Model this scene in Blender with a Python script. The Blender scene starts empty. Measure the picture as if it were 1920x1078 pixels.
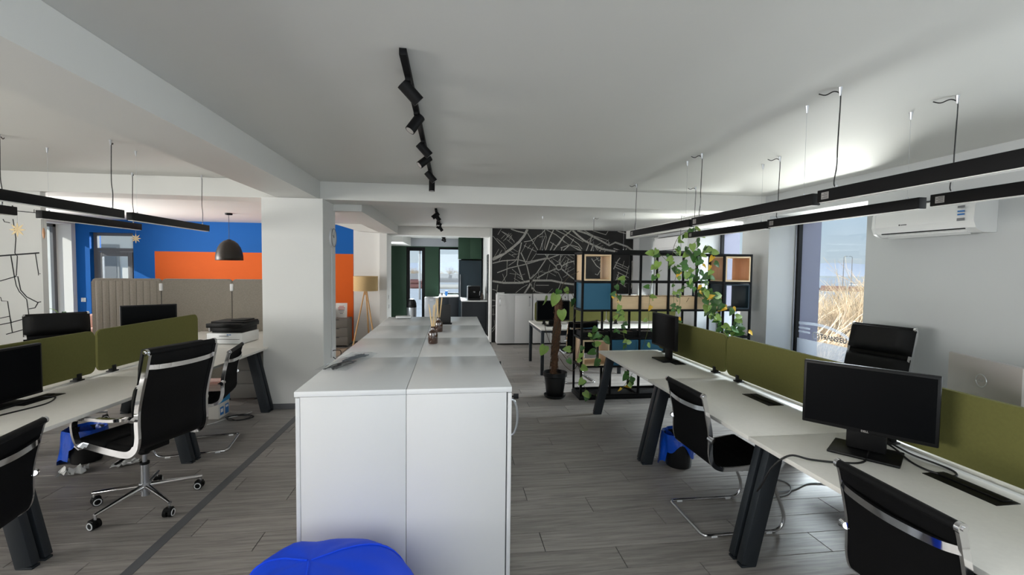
import bpy, bmesh, math, random
from mathutils import Vector, Matrix
R = random.Random(7)
PI = math.pi
scn = bpy.context.scene
COL = scn.collection

# ------------------------------------------------------------------ camera
cam_d = bpy.data.cameras.new('camera')
cam = bpy.data.objects.new('camera', cam_d)
COL.objects.link(cam)
cam_d.sensor_fit = 'HORIZONTAL'
cam_d.sensor_width = 36.0
cam_d.lens = 850.0 / 1920.0 * 36.0
cam_d.clip_start = 0.05
cam_d.clip_end = 2000
_r = Vector((0.99138688, -0.13050403, 0.01098922))
_d = Vector((0.00516801, -0.04486076, -0.99897988))
_f = Vector((0.13086388, 0.99043234, -0.04379992))
cam.matrix_world = Matrix(((_r.x, -_d.x, -_f.x, 0), (_r.y, -_d.y, -_f.y, 0), (_r.z, -_d.z, -_f.z, 1.7), (0, 0, 0, 1)))
scn.camera = cam

# ------------------------------------------------------------------ view, sky, sun, large lights
scn.view_settings.view_transform = 'Standard'
scn.view_settings.look = 'None'
scn.view_settings.gamma = 1
scn.view_settings.use_curve_mapping = False
scn.view_settings.exposure = 0.20

def lin(c):
    def f(v):
        v = v / 255.0
        return v / 12.92 if v <= 0.04045 else ((v + 0.055) / 1.055) ** 2.4
    return (f(c[0]), f(c[1]), f(c[2]), 1.0)

wld = bpy.data.worlds.new('sky')
scn.world = wld
wld.use_nodes = True
nt = wld.node_tree
nt.nodes.clear()
wo = nt.nodes.new('ShaderNodeOutputWorld')
wb = nt.nodes.new('ShaderNodeBackground')
tc = nt.nodes.new('ShaderNodeTexCoord')
sp = nt.nodes.new('ShaderNodeSeparateXYZ')
cr = nt.nodes.new('ShaderNodeValToRGB')
cr.color_ramp.elements[0].position = 0.0
cr.color_ramp.elements[0].color = lin((214, 226, 236))
cr.color_ramp.elements[1].position = 0.6
cr.color_ramp.elements[1].color = lin((120, 168, 226))
e = cr.color_ramp.elements.new(0.16)
e.color = lin((186, 212, 238))
nt.links.new(tc.outputs['Generated'], sp.inputs[0])
nt.links.new(sp.outputs['Z'], cr.inputs[0])
nt.links.new(cr.outputs[0], wb.inputs[0])
nt.links.new(wb.outputs[0], wo.inputs[0])
wb.inputs[1].default_value = 0.86

def lamp(name, kind, loc, direction, energy, color, sx=1, sy=1, angle=0.01, spread=180):
    l = bpy.data.lights.new(name, kind)
    l.energy = energy
    l.color = color
    if kind == 'AREA':
        l.shape = 'RECTANGLE'
        l.size = sx
        l.size_y = sy
        l.spread = math.radians(spread)
    if kind == 'SUN':
        l.angle = angle
    o = bpy.data.objects.new(name, l)
    o.location = loc
    o.rotation_euler = Vector(direction).to_track_quat('-Z', 'Y').to_euler()
    COL.objects.link(o)
    return o

lamp('sun', 'SUN', (-20, -10, 20), (0.78, 0.48, -0.42), 4.2, (1.0, 0.95, 0.87), angle=0.009)
# daylight of the windows behind and beside the camera
lamp('daylight_back', 'AREA', (-0.8, -2.85, 1.65), (-0.1, 1, 0.0), 105, (0.85, 0.935, 1.0), 6.4, 1.7)
lamp('daylight_left', 'AREA', (-7.3, 0.2, 1.75), (1, 0, 0.45), 330, (1.0, 0.985, 0.95), 4.6, 1.7, spread=140)
lamp('daylight_right', 'AREA', (4.1, 0.3, 1.75), (-1, 0, 0.05), 45, (0.88, 0.95, 1.0), 3.4, 1.6, spread=130)
# sky and sunlit yard light entering the rear windows, then an added kitchen fill lamp
lamp('daylight_bay', 'AREA', (-7.35, 7.7, 1.4), (1, 0.05, 0.3), 118, (1.0, 0.97, 0.93), 1.8, 2.0, spread=110)
lamp('skylight_window', 'AREA', (8.0, 4.7, 3.7), (-1, 0, -0.65), 170, (0.86, 0.93, 1.0), 2.6, 1.6)
lamp('skylight_far_window', 'AREA', (8.0, 7.6, 3.7), (-1, 0, -0.65), 1700, (0.90, 0.95, 1.0), 5.0, 1.6)
lamp('ground_glow_window', 'AREA', (7.2, 4.8, -1.6), (-1, 0, 0.62), 80, (1.0, 0.97, 0.92), 2.4, 1.4)
lamp('ground_glow_far', 'AREA', (7.2, 8.3, -1.6), (-1, 0.05, 0.62), 1900, (1.0, 0.97, 0.92), 5.0, 1.4)
lamp('skylight_kitchen', 'AREA', (-0.5, 15.6, 3.5), (0, -1, -0.6), 2500, (0.94, 0.97, 1.0), 3.0, 1.4)
lamp('kitchen_fill', 'AREA', (-1.86, 11.3, 1.2), (1, -0.25, 0.0), 60, (0.94, 0.97, 1.0), 1.0, 1.4)  # added unseen fill lamp inside the kitchen; the wall behind it has no window

# ------------------------------------------------------------------ materials
MATS = {}
def mat(name, rgb, rough=0.5, metal=0.0, spec=0.5, noise=None, bump=None, rand=None, coat=0.0, sheen=0.0):
    """principled material; noise=(scale, amount, stretch xyz) value variation, bump=(scale, strength, distance), rand=value spread per object"""
    m = bpy.data.materials.new(name)
    m.use_nodes = True
    n = m.node_tree
    p = n.nodes['Principled BSDF']
    c = lin(rgb) if max(rgb) > 1.001 else (*rgb, 1)
    p.inputs['Base Color'].default_value = c
    p.inputs['Roughness'].default_value = rough
    p.inputs['Metallic'].default_value = metal
    p.inputs['Specular IOR Level'].default_value = spec
    p.inputs['Coat Weight'].default_value = coat
    p.inputs['Sheen Weight'].default_value = sheen
    src = None
    if noise or bump:
        t = n.nodes.new('ShaderNodeTexCoord')
    if noise:
        mp = n.nodes.new('ShaderNodeMapping')
        mp.inputs['Scale'].default_value = noise[2] if len(noise) > 2 else (1, 1, 1)
        n.links.new(t.outputs['Object'], mp.inputs[0])
        ns = n.nodes.new('ShaderNodeTexNoise')
        ns.inputs['Scale'].default_value = noise[0]
        ns.inputs['Detail'].default_value = 6
        ns.inputs['Roughness'].default_value = 0.62
        n.links.new(mp.outputs[0], ns.inputs['Vector'])
        mr = n.nodes.new('ShaderNodeMapRange')
        mr.inputs['From Min'].default_value = 0.25
        mr.inputs['From Max'].default_value = 0.75
        mr.inputs['To Min'].default_value = 1 - noise[1]
        mr.inputs['To Max'].default_value = 1 + noise[1]
        n.links.new(ns.outputs[0], mr.inputs[0])
        src = mr.outputs[0]
    if rand:
        oi = n.nodes.new('ShaderNodeObjectInfo')
        mr2 = n.nodes.new('ShaderNodeMapRange')
        mr2.inputs['To Min'].default_value = 1 - rand
        mr2.inputs['To Max'].default_value = 1 + rand
        n.links.new(oi.outputs['Random'], mr2.inputs[0])
        if src:
            mu = n.nodes.new('ShaderNodeMath')
            mu.operation = 'MULTIPLY'
            n.links.new(src, mu.inputs[0])
            n.links.new(mr2.outputs[0], mu.inputs[1])
            src = mu.outputs[0]
        else:
            src = mr2.outputs[0]
    if src:
        vm = n.nodes.new('ShaderNodeVectorMath')
        vm.operation = 'SCALE'
        vm.inputs[0].default_value = c[:3]
        n.links.new(src, vm.inputs['Scale'])
        n.links.new(vm.outputs[0], p.inputs['Base Color'])
    if bump:
        nb = n.nodes.new('ShaderNodeTexNoise')
        nb.inputs['Scale'].default_value = bump[0]
        nb.inputs['Detail'].default_value = 4
        n.links.new(t.outputs['Object'], nb.inputs['Vector'])
        bp = n.nodes.new('ShaderNodeBump')
        bp.inputs['Strength'].default_value = bump[1]
        bp.inputs['Distance'].default_value = bump[2] if len(bump) > 2 else 0.002
        n.links.new(nb.outputs[0], bp.inputs['Height'])
        n.links.new(bp.outputs[0], p.inputs['Normal'])
    MATS[name] = m
    return m

def glass_mat(name, tint, gloss=0.06, frost=0.0, frost_col=(0.8, 0.85, 0.9)):
    m = bpy.data.materials.new(name)
    m.use_nodes = True
    n = m.node_tree
    n.nodes.clear()
    o = n.nodes.new('ShaderNodeOutputMaterial')
    t = n.nodes.new('ShaderNodeBsdfTransparent')
    t.inputs[0].default_value = (*tint, 1)
    g = n.nodes.new('ShaderNodeBsdfGlossy')
    g.inputs['Roughness'].default_value = 0.02
    mx = n.nodes.new('ShaderNodeMixShader')
    mx.inputs[0].default_value = gloss
    n.links.new(t.outputs[0], mx.inputs[1])
    n.links.new(g.outputs[0], mx.inputs[2])
    last = mx.outputs[0]
    if frost:
        tl = n.nodes.new('ShaderNodeBsdfTranslucent')
        tl.inputs[0].default_value = (*frost_col, 1)
        m2 = n.nodes.new('ShaderNodeMixShader')
        m2.inputs[0].default_value = frost
        n.links.new(last, m2.inputs[1])
        n.links.new(tl.outputs[0], m2.inputs[2])
        last = m2.outputs[0]
    n.links.new(last, o.inputs[0])
    MATS[name] = m
    return m

mat('wall_paint', (222, 222, 219), 0.7, noise=(1.3, 0.015), bump=(160, 0.05))
mat('ceiling_paint', (214, 214, 210), 0.55, noise=(0.8, 0.015))
mat('grey_paint', (160, 163, 168), 0.7)
mat('blue_paint', (2, 92, 172), 0.65, spec=0.3, noise=(2, 0.03))
mat('orange_paint', (216, 94, 22), 0.65, spec=0.3, noise=(2, 0.03))
mat('green_paint', (20, 56, 34), 0.6, noise=(2, 0.05))
mat('baseboard_grey', (98, 99, 102), 0.5)
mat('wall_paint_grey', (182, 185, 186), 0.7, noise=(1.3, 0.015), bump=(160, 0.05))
mat('film_white', (200, 206, 214), 0.6)
mat('white_laminate', (212, 212, 212), 0.38, noise=(3, 0.01))
mat('white_edge', (222, 223, 223), 0.27)
mat('desk_top', (232, 229, 222), 0.4, noise=(40, 0.03))
mat('dark_metal', (40, 45, 50), 0.45, metal=0.3)
mat('black_metal', (13, 13, 14), 0.55, spec=0.18)
mat('black_plastic', (9, 9, 10), 0.45, spec=0.22, bump=(90, 0.1))
mat('screen_black', (5, 6, 8), 0.35, spec=0.06)
mat('black_fabric', (8, 8, 9), 0.9, spec=0.15, bump=(220, 0.35))
mat('black_leather', (8, 8, 9), 0.62, spec=0.22, bump=(90, 0.25))
mat('chrome', (222, 222, 224), 0.09, metal=1.0)
mat('brushed_steel', (176, 178, 182), 0.32, metal=0.9)
mat('silver_plastic', (152, 149, 146), 0.4, metal=0.2)
mat('olive_fabric', (98, 97, 54), 0.95, spec=0.2, noise=(60, 0.07), bump=(260, 0.3))
mat('felt_grey', (142, 135, 125), 0.98, sheen=0.2, noise=(70, 0.16), bump=(200, 0.4))
mat('white_plastic', (225, 226, 226), 0.35)
mat('blue_bag', (12, 78, 196), 0.28, noise=(9, 0.12), bump=(22, 0.6, 0.01))
mat('beanbag_blue', (2, 66, 216), 0.55, spec=0.25, bump=(9, 0.3, 0.01))
mat('bulb_wood', (205, 160, 105), 0.5, noise=(14, 0.18, (6, 6, 0.5)))
mat('oak', (218, 190, 152), 0.5, noise=(7, 0.10, (0.8, 6, 14)))
mat('oak_edge', (232, 206, 168), 0.5, noise=(12, 0.06, (1, 8, 8)))
mat('beech_brown', (182, 134, 98), 0.5, noise=(9, 0.14, (8, 8, 0.5)))
mat('teal_blue', (38, 96, 124), 0.5)
mat('dark_teal', (14, 36, 46), 0.5)
mat('terracotta_pink', (190, 150, 138), 0.9, sheen=0.3, bump=(150, 0.2))
mat('burlap', (200, 172, 124), 0.9, noise=(120, 0.12, (1, 1, 1)), bump=(300, 0.3))
mat('bronze_black', (46, 42, 38), 0.42, metal=0.5)
mat('amber_glass', (58, 34, 20), 0.12, spec=0.7, coat=0.5)
mat('reed_tan', (216, 188, 142), 0.7)
mat('soil', (58, 44, 34), 0.95, bump=(60, 0.8, 0.01))
mat('coir', (98, 70, 50), 0.98, noise=(30, 0.5, (1, 1, 3)), bump=(45, 1.0, 0.03))
mat('leaf_green', (62, 104, 42), 0.42, rand=0.42, noise=(22, 0.25))
mat('leaf_light', (132, 162, 78), 0.45, rand=0.2, noise=(22, 0.25))
mat('leaf_yellow', (222, 178, 50), 0.5, rand=0.15)
mat('vine_stem', (100, 112, 56), 0.6)
mat('vine_brown', (74, 60, 44), 0.7)
mat('pot_black', (14, 15, 16), 0.4)
mat('paper_white', (232, 232, 230), 0.8)
mat('carton', (208, 204, 196), 0.8)
mat('carton_blue', (38, 136, 190), 0.6)
mat('ink_dark', (30, 31, 34), 0.7)
mat('ink_grey', (120, 122, 126), 0.7)
mat('ink_blue', (40, 110, 180), 0.6)
mat('ink_red', (190, 60, 50), 0.6)
mat('cable_black', (10, 10, 11), 0.5)
mat('cable_grey', (150, 152, 155), 0.5)
mat('cable_white', (220, 220, 218), 0.5)
mat('mural_black', (21, 20, 20), 0.6, noise=(5, 0.35), bump=(30, 0.1))
mat('mural_line', (160, 158, 153), 0.7, noise=(55, 0.5))
mat('drawer_grey', (116, 112, 106), 0.55)
mat('rug_weave', (170, 150, 128), 0.98, noise=(12, 0.3), bump=(120, 0.5))
mat('gold_straw', (196, 172, 124), 0.6)
mat('diffuser', (235, 235, 232), 0.4)
mat('fin_mauve', (112, 112, 130), 0.7, noise=(2, 0.05))
mat('ground_out', (222, 219, 214), 0.9, noise=(0.5, 0.12))
mat('grass_dry', (190, 168, 130), 0.95, noise=(0.7, 0.25))
mat('twig', (214, 190, 158), 0.9, rand=0.2)
mat('hill', (216, 218, 222), 1.0)
mat('facade_white', (228, 226, 220), 0.8)
mat('facade_grey', (150, 150, 150), 0.8)
mat('roof_tile', (168, 128, 108), 0.8)
mat('pipe_red', (118, 76, 70), 0.7)
mat('pole_grey', (128, 128, 128), 0.7)
mat('clear_plastic_print', (60, 74, 88), 0.35)
mat('rubber_dark', (24, 24, 26), 0.7)
glass_mat('window_glass', (0.93, 0.96, 0.96), 0.05)
glass_mat('frosted_film', (0.9, 0.92, 0.94), 0.03, 0.5, (0.13, 0.14, 0.155))
glass_mat('film_print', (0.95, 0.97, 1.0), 0.03, 0.4, (0.13, 0.14, 0.155))
glass_mat('clear_bag', (0.92, 0.94, 0.95), 0.14, 0.12, (0.9, 0.92, 0.95))

def wood_floor(name, per_object):
    m = bpy.data.materials.new(name)
    m.use_nodes = True
    n = m.node_tree
    p = n.nodes['Principled BSDF']
    geo = n.nodes.new('ShaderNodeNewGeometry')
    oi = n.nodes.new('ShaderNodeObjectInfo')
    rnd = oi.outputs['Random'] if per_object else geo.outputs['Random Per Island']
    sc = n.nodes.new('ShaderNodeMath'); sc.operation = 'MULTIPLY'; sc.inputs[1].default_value = 37.0
    n.links.new(rnd, sc.inputs[0])
    cb = n.nodes.new('ShaderNodeCombineXYZ')
    n.links.new(sc.outputs[0], cb.inputs[2])
    ad = n.nodes.new('ShaderNodeVectorMath'); ad.operation = 'ADD'
    n.links.new(geo.outputs['Position'], ad.inputs[0])
    n.links.new(cb.outputs[0], ad.inputs[1])
    mp = n.nodes.new('ShaderNodeMapping')
    mp.inputs['Scale'].default_value = (1.6, 26, 1)
    n.links.new(ad.outputs[0], mp.inputs[0])
    ns = n.nodes.new('ShaderNodeTexNoise')
    ns.inputs['Scale'].default_value = 1.6
    ns.inputs['Detail'].default_value = 8
    ns.inputs['Roughness'].default_value = 0.65
    ns.inputs['Distortion'].default_value = 0.6
    n.links.new(mp.outputs[0], ns.inputs['Vector'])
    cr = n.nodes.new('ShaderNodeValToRGB')
    cr.color_ramp.elements[0].position = 0.30
    cr.color_ramp.elements[0].color = lin((122, 117, 113))
    cr.color_ramp.elements[1].position = 0.62
    cr.color_ramp.elements[1].color = lin((166, 160, 154))
    n.links.new(ns.outputs[0], cr.inputs[0])
    mr = n.nodes.new('ShaderNodeMapRange')
    mr.inputs['To Min'].default_value = 0.90
    mr.inputs['To Max'].default_value = 1.10
    n.links.new(rnd, mr.inputs[0])
    vm = n.nodes.new('ShaderNodeVectorMath'); vm.operation = 'SCALE'
    n.links.new(cr.outputs[0], vm.inputs[0])
    n.links.new(mr.outputs[0], vm.inputs['Scale'])
    n.links.new(vm.outputs[0], p.inputs['Base Color'])
    p.inputs['Roughness'].default_value = 0.42
    bp = n.nodes.new('ShaderNodeBump')
    bp.inputs['Strength'].default_value = 0.15
    bp.inputs['Distance'].default_value = 0.002
    n.links.new(ns.outputs[0], bp.inputs['Height'])
    n.links.new(bp.outputs[0], p.inputs['Normal'])
    MATS[name] = m
wood_floor('floor_plank', True)
wood_floor('floor_plank_far', False)

# ------------------------------------------------------------------ mesh helpers
class MB:
    def __init__(s):
        s.bm = bmesh.new()
    def _mark(s):
        return len(s.bm.faces)
    def _mi(s, faces, mi):
        for f in faces:
            f.material_index = mi
    def box(s, x0, x1, y0, y1, z0, z1, bev=0.0, mi=0, seg=2):
        vs = [s.bm.verts.new((x, y, z)) for x in (x0, x1) for y in (y0, y1) for z in (z0, z1)]
        q = [(0, 1, 3, 2), (4, 6, 7, 5), (0, 4, 5, 1), (2, 3, 7, 6), (0, 2, 6, 4), (1, 5, 7, 3)]
        fs = [s.bm.faces.new([vs[i] for i in f]) for f in q]
        s._mi(fs, mi)
        if bev > 0:
            es = list({e for f in fs for e in f.edges})
            r = bmesh.ops.bevel(s.bm, geom=es, offset=bev, segments=seg, affect='EDGES', profile=0.5)
            s._mi(r['faces'], mi)
        return s
    def obox(s, c, ax, ay, az, hx, hy, hz, mi=0, bev=0.0):
        """oriented box"""
        c, ax, ay, az = Vector(c), Vector(ax).normalized(), Vector(ay).normalized(), Vector(az).normalized()
        vs = [s.bm.verts.new(c + ax * hx * i + ay * hy * j + az * hz * k) for i in (-1, 1) for j in (-1, 1) for k in (-1, 1)]
        q = [(0, 1, 3, 2), (4, 6, 7, 5), (0, 4, 5, 1), (2, 3, 7, 6), (0, 2, 6, 4), (1, 5, 7, 3)]
        fs = [s.bm.faces.new([vs[i] for i in f]) for f in q]
        s._mi(fs, mi)
        if bev > 0:
            es = list({e for f in fs for e in f.edges})
            r = bmesh.ops.bevel(s.bm, geom=es, offset=bev, segments=2, affect='EDGES', profile=0.5)
            s._mi(r['faces'], mi)
        return s
    def bar(s, p0, p1, w, h, up=(0, 0, 1), mi=0, bev=0.0):
        p0, p1 = Vector(p0), Vector(p1)
        d = (p1 - p0)
        az = d.normalized()
        ax = az.cross(Vector(up))
        if ax.length < 1e-5:
            ax = az.cross(Vector((0, 1, 0)))
        ax.normalize()
        ay = ax.cross(az)
        return s.obox((p0 + p1) / 2, ax, ay, az, w / 2, h / 2, d.length / 2, mi, bev)
    def cyl(s, p0, p1, r0, r1=None, seg=16, mi=0, cap=True):
        r1 = r0 if r1 is None else r1
        p0, p1 = Vector(p0), Vector(p1)
        d = (p1 - p0).normalized()
        a = d.orthogonal().normalized()
        b = d.cross(a)
        A = [s.bm.verts.new(p0 + (a * math.cos(t) + b * math.sin(t)) * r0) for t in [2 * PI * i / seg for i in range(seg)]]
        B = [s.bm.verts.new(p1 + (a * math.cos(t) + b * math.sin(t)) * r1) for t in [2 * PI * i / seg for i in range(seg)]]
        fs = [s.bm.faces.new((A[i], A[(i + 1) % seg], B[(i + 1) % seg], B[i])) for i in range(seg)]
        if cap:
            fs.append(s.bm.faces.new(A[::-1]))
            fs.append(s.bm.faces.new(B))
        s._mi(fs, mi)
        return s
    def tube(s, pts, r, seg=8, closed=False, mi=0, flat=None, up=None):
        """round tube along a path, or a flat bar when flat=(half width along side, half thickness)"""
        P = [Vector(p) for p in pts]
        n = len(P)
        rings = []
        ref = None
        for i in range(n):
            if closed:
                t = (P[(i + 1) % n] - P[i - 1])
            else:
                t = P[min(i + 1, n - 1)] - P[max(i - 1, 0)]
            t.normalize()
            if up is not None:
                a = Vector(up) - t * t.dot(Vector(up))
                a.normalize()
            elif ref is None:
                a = t.orthogonal().normalized()
            else:
                a = ref - t * t.dot(ref)
                a = a.normalized() if a.length > 1e-6 else t.orthogonal().normalized()
            ref = a
            b = t.cross(a)
            rr = r[i] if isinstance(r, (list, tuple)) else r
            if flat:
                ring = [s.bm.verts.new(P[i] + a * u * flat[0] + b * v * flat[1]) for u, v in ((-1, -1), (1, -1), (1, 1), (-1, 1))]
            else:
                ring = [s.bm.verts.new(P[i] + (a * math.cos(2 * PI * k / seg) + b * math.sin(2 * PI * k / seg)) * rr) for k in range(seg)]
            rings.append(ring)
        m = len(rings[0])
        fs = []
        for i in range(n if closed else n - 1):
            A, B = rings[i], rings[(i + 1) % n]
            for k in range(m):
                fs.append(s.bm.faces.new((A[k], A[(k + 1) % m], B[(k + 1) % m], B[k])))
        if not closed:
            fs.append(s.bm.faces.new(rings[0][::-1]))
            fs.append(s.bm.faces.new(rings[-1]))
        s._mi(fs, mi)
        return s
    def lathe(s, prof, c=(0, 0, 0), seg=24, mi=0, wob=None):
        """profile of (radius, z) from bottom to top, turned about a vertical axis"""
        rings = []
        for r, z in prof:
            if r < 1e-5:
                rings.append([s.bm.verts.new((c[0], c[1], c[2] + z))])
            else:
                rings.append([s.bm.verts.new((c[0] + r * math.cos(2 * PI * k / seg) * (1 + (wob(k, z) if wob else 0)), c[1] + r * math.sin(2 * PI * k / seg) * (1 + (wob(k, z) if wob else 0)), c[2] + z)) for k in range(seg)])
        fs = []
        for A, B in zip(rings[:-1], rings[1:]):
            for k in range(seg):
                k2 = (k + 1) % seg
                if len(A) == 1 and len(B) == 1:
                    continue
                if len(A) == 1:
                    fs.append(s.bm.faces.new((A[0], B[k2], B[k])))
                elif len(B) == 1:
                    fs.append(s.bm.faces.new((A[k], A[k2], B[0])))
                else:
                    fs.append(s.bm.faces.new((A[k], A[k2], B[k2], B[k])))
        s._mi(fs, mi)
        return s
    def prism(s, poly, o, ax, ay, depth, mi=0):
        """polygon (2-D points) in the plane o, ax, ay extruded by depth along ax x ay"""
        o, ax, ay = Vector(o), Vector(ax), Vector(ay)
        nz = ax.cross(ay).normalized()
        A = [s.bm.verts.new(o + ax * u + ay * v) for u, v in poly]
        B = [s.bm.verts.new(o + ax * u + ay * v + nz * depth) for u, v in poly]
        n = len(poly)
        fs = [s.bm.faces.new(A[::-1]), s.bm.faces.new(B)]
        fs += [s.bm.faces.new((A[i], A[(i + 1) % n], B[(i + 1) % n], B[i])) for i in range(n)]
        s._mi(fs, mi)
        return s
    def strip(s, prof, x0, x1, th, mi=0):
        """sheet of thickness th following the profile of (y, z) points, spanning x0..x1"""
        n = len(prof)
        P = [Vector((0, p[0], p[1])) for p in prof]
        poly = []
        off = []
        for i in range(n):
            t = (P[min(i + 1, n - 1)] - P[max(i - 1, 0)]).normalized()
            nn = Vector((0, -t.z, t.y))
            off.append(nn)
        a = [(P[i] + off[i] * th / 2) for i in range(n)]
        b = [(P[i] - off[i] * th / 2) for i in range(n)]
        loop = a + b[::-1]
        A = [s.bm.verts.new((x0, v.y, v.z)) for v in loop]
        B = [s.bm.verts.new((x1, v.y, v.z)) for v in loop]
        m = len(loop)
        fs = [s.bm.faces.new((A[i], A[(i + 1) % m], B[(i + 1) % m], B[i])) for i in range(m)]
        for i in range(n - 1):
            fs.append(s.bm.faces.new((A[i], A[m - 1 - i], A[m - 2 - i], A[i + 1])))
            fs.append(s.bm.faces.new((B[i], B[i + 1], B[m - 2 - i], B[m - 1 - i])))
        s._mi(fs, mi)
        return s
    def build(s, name, mats, parent=None, smooth=True, ang=35):
        bmesh.ops.recalc_face_normals(s.bm, faces=s.bm.faces[:])
        me = bpy.data.meshes.new(name)
        s.bm.to_mesh(me)
        s.bm.free()
        for m in (mats if isinstance(mats, (list, tuple)) else [mats]):
            me.materials.append(MATS[m])
        if smooth:
            me.polygons.foreach_set('use_smooth', [True] * len(me.polygons))
            me.set_sharp_from_angle(angle=math.radians(ang))
        o = bpy.data.objects.new(name, me)
        COL.objects.link(o)
        if parent:
            o.parent = parent
        return o

def rrect(w, h, r, n=5):
    """rounded rectangle polygon centred on the origin"""
    pts = []
    for cx, cy, a0 in ((w / 2 - r, h / 2 - r, 0), (-w / 2 + r, h / 2 - r, 90), (-w / 2 + r, -h / 2 + r, 180), (w / 2 - r, -h / 2 + r, 270)):
        for i in range(n + 1):
            a = math.radians(a0 + 90 * i / n)
            pts.append((cx + r * math.cos(a), cy + r * math.sin(a)))
    return pts

def smooth_path(pts, n=6):
    """Catmull-Rom through the points"""
    P = [Vector(p) for p in pts]
    P = [P[0] * 2 - P[1]] + P + [P[-1] * 2 - P[-2]]
    out = []
    for i in range(1, len(P) - 2):
        for k in range(n):
            t = k / n
            a, b, c, d = P[i - 1], P[i], P[i + 1], P[i + 2]
            out.append(0.5 * ((2 * b) + (c - a) * t + (2 * a - 5 * b + 4 * c - d) * t * t + (3 * b - a - 3 * c + d) * t ** 3))
    out.append(P[-2])
    return out

def thing(name, label, cat, loc=(0, 0, 0), rz=0.0, group=None):
    o = bpy.data.objects.new(name, None)
    o.empty_display_size = 0.1
    o.location = loc
    o.rotation_euler = (0, 0, rz)
    COL.objects.link(o)
    o['label'] = label
    o['category'] = cat
    if group:
        o['group'] = group
    return o

def tag(o, label, cat, group=None):
    o['label'] = label
    o['category'] = cat
    if group:
        o['group'] = group
    return o

def struct(name, mb, m, parent=None, smooth=False):
    o = mb.build(name, m, parent, smooth)
    if parent is None:
        o['kind'] = 'structure'
    return o

def dup(root, label, loc=None, rz=None):
    r = root.copy()
    COL.objects.link(r)
    if loc is not None:
        r.location = loc
    if rz is not None:
        r.rotation_euler = (0, 0, rz)
    r['label'] = label
    for ch in list(root.children):
        c = ch.copy()
        COL.objects.link(c)
        c.parent = r
        for g in ch.children:
            d = g.copy()
            COL.objects.link(d)
            d.parent = c
    return r

def text_mesh(name, s, size, m, parent, mat4, thick=0.0006, align='CENTER', bold=0.0):
    cu = bpy.data.curves.new(name, 'FONT')
    cu.body = s
    cu.size = size
    cu.align_x = align
    cu.extrude = thick
    cu.offset = bold
    t = bpy.data.objects.new(name + '_curve', cu)
    COL.objects.link(t)
    bpy.context.view_layer.update()
    me = bpy.data.meshes.new_from_object(t.evaluated_get(bpy.context.evaluated_depsgraph_get()))
    bpy.data.objects.remove(t)
    me.materials.clear()
    me.materials.append(MATS[m])
    me.transform(mat4)
    o = bpy.data.objects.new(name, me)
    COL.objects.link(o)
    if parent:
        o.parent = parent
    return o

def frame_mat(o, ax, ay):
    """matrix that lays local x along ax and local y along ay at o"""
    ax, ay = Vector(ax).normalized(), Vector(ay).normalized()
    az = ax.cross(ay)
    return Matrix(((ax.x, ay.x, az.x, o[0]), (ax.y, ay.y, az.y, o[1]), (ax.z, ay.z, az.z, o[2]), (0, 0, 0, 1)))
MAP_LINES = [([(-5.148, 5.69, 1.742), (-4.933, 5.69, 1.768), (-4.556, 5.69, 1.806)], 0.008), ([(-4.835, 5.69, 1.769), (-4.808, 5.69, 1.537)], 0.005), ([(-4.802, 5.69, 2.174), (-4.78, 5.69, 1.963), (-4.795, 5.69, 1.799), (-4.772, 5.69, 1.767), (-4.789, 5.69, 1.554), (-4.808, 5.69, 1.537), (-4.793, 5.69, 1.439), (-4.766, 5.69, 1.373), (-4.696, 5.69, 1.287), (-4.671, 5.69, 1.005)], 0.004), ([(-5.158, 5.69, 1.461), (-4.942, 5.69, 1.492), (-4.808, 5.69, 1.537), (-4.775, 5.69, 1.542), (-4.751, 5.69, 1.389), (-4.695, 5.69, 1.315), (-4.59, 5.69, 1.254), (-4.555, 5.69, 1.261)], 0.005), ([(-4.594, 5.69, 1.794), (-4.57, 5.69, 1.575), (-4.551, 5.69, 1.575)], 0.004), ([(-4.57, 5.69, 1.575), (-4.572, 5.69, 1.555)], 0.003), ([(-4.584, 5.69, 1.254), (-4.616, 5.69, 1.194), (-4.677, 5.69, 1.181)], 0.005), ([(-5.118, 5.69, 1.371), (-4.949, 5.69, 1.306), (-4.943, 5.69, 1.27), (-4.884, 5.69, 1.267), (-4.849, 5.69, 0.919)], 0.004), ([(-5.172, 5.69, 1.044), (-4.956, 5.69, 1.079), (-4.866, 5.69, 1.101)], 0.004), ([(-5.175, 5.69, 0.962), (-4.959, 5.69, 1.007), (-4.854, 5.69, 1.03), (-4.68, 5.69, 1.085)], 0.005), ([(-4.91, 5.69, 0.898), (-4.672, 5.69, 0.969)], 0.005), ([(-4.869, 5.69, 1.101), (-4.854, 5.69, 1.023)], 0.004), ([(-5.001, 5.69, 2.282), (-4.902, 5.69, 2.276), (-4.83, 5.69, 2.267), (-4.716, 5.69, 2.26), (-4.557, 5.69, 2.248)], 0.004), ([(-4.908, 5.69, 2.284), (-4.903, 5.69, 2.317)], 0.003), ([(-4.593, 5.69, 2.247), (-4.592, 5.69, 2.285)], 0.003), ([(-4.898, 5.69, 2.171), (-4.885, 5.69, 2.142), (-4.832, 5.69, 2.132)], 0.004), ([(-4.803, 5.69, 2.323), (-4.79, 5.69, 2.274)], 0.006)]
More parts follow.
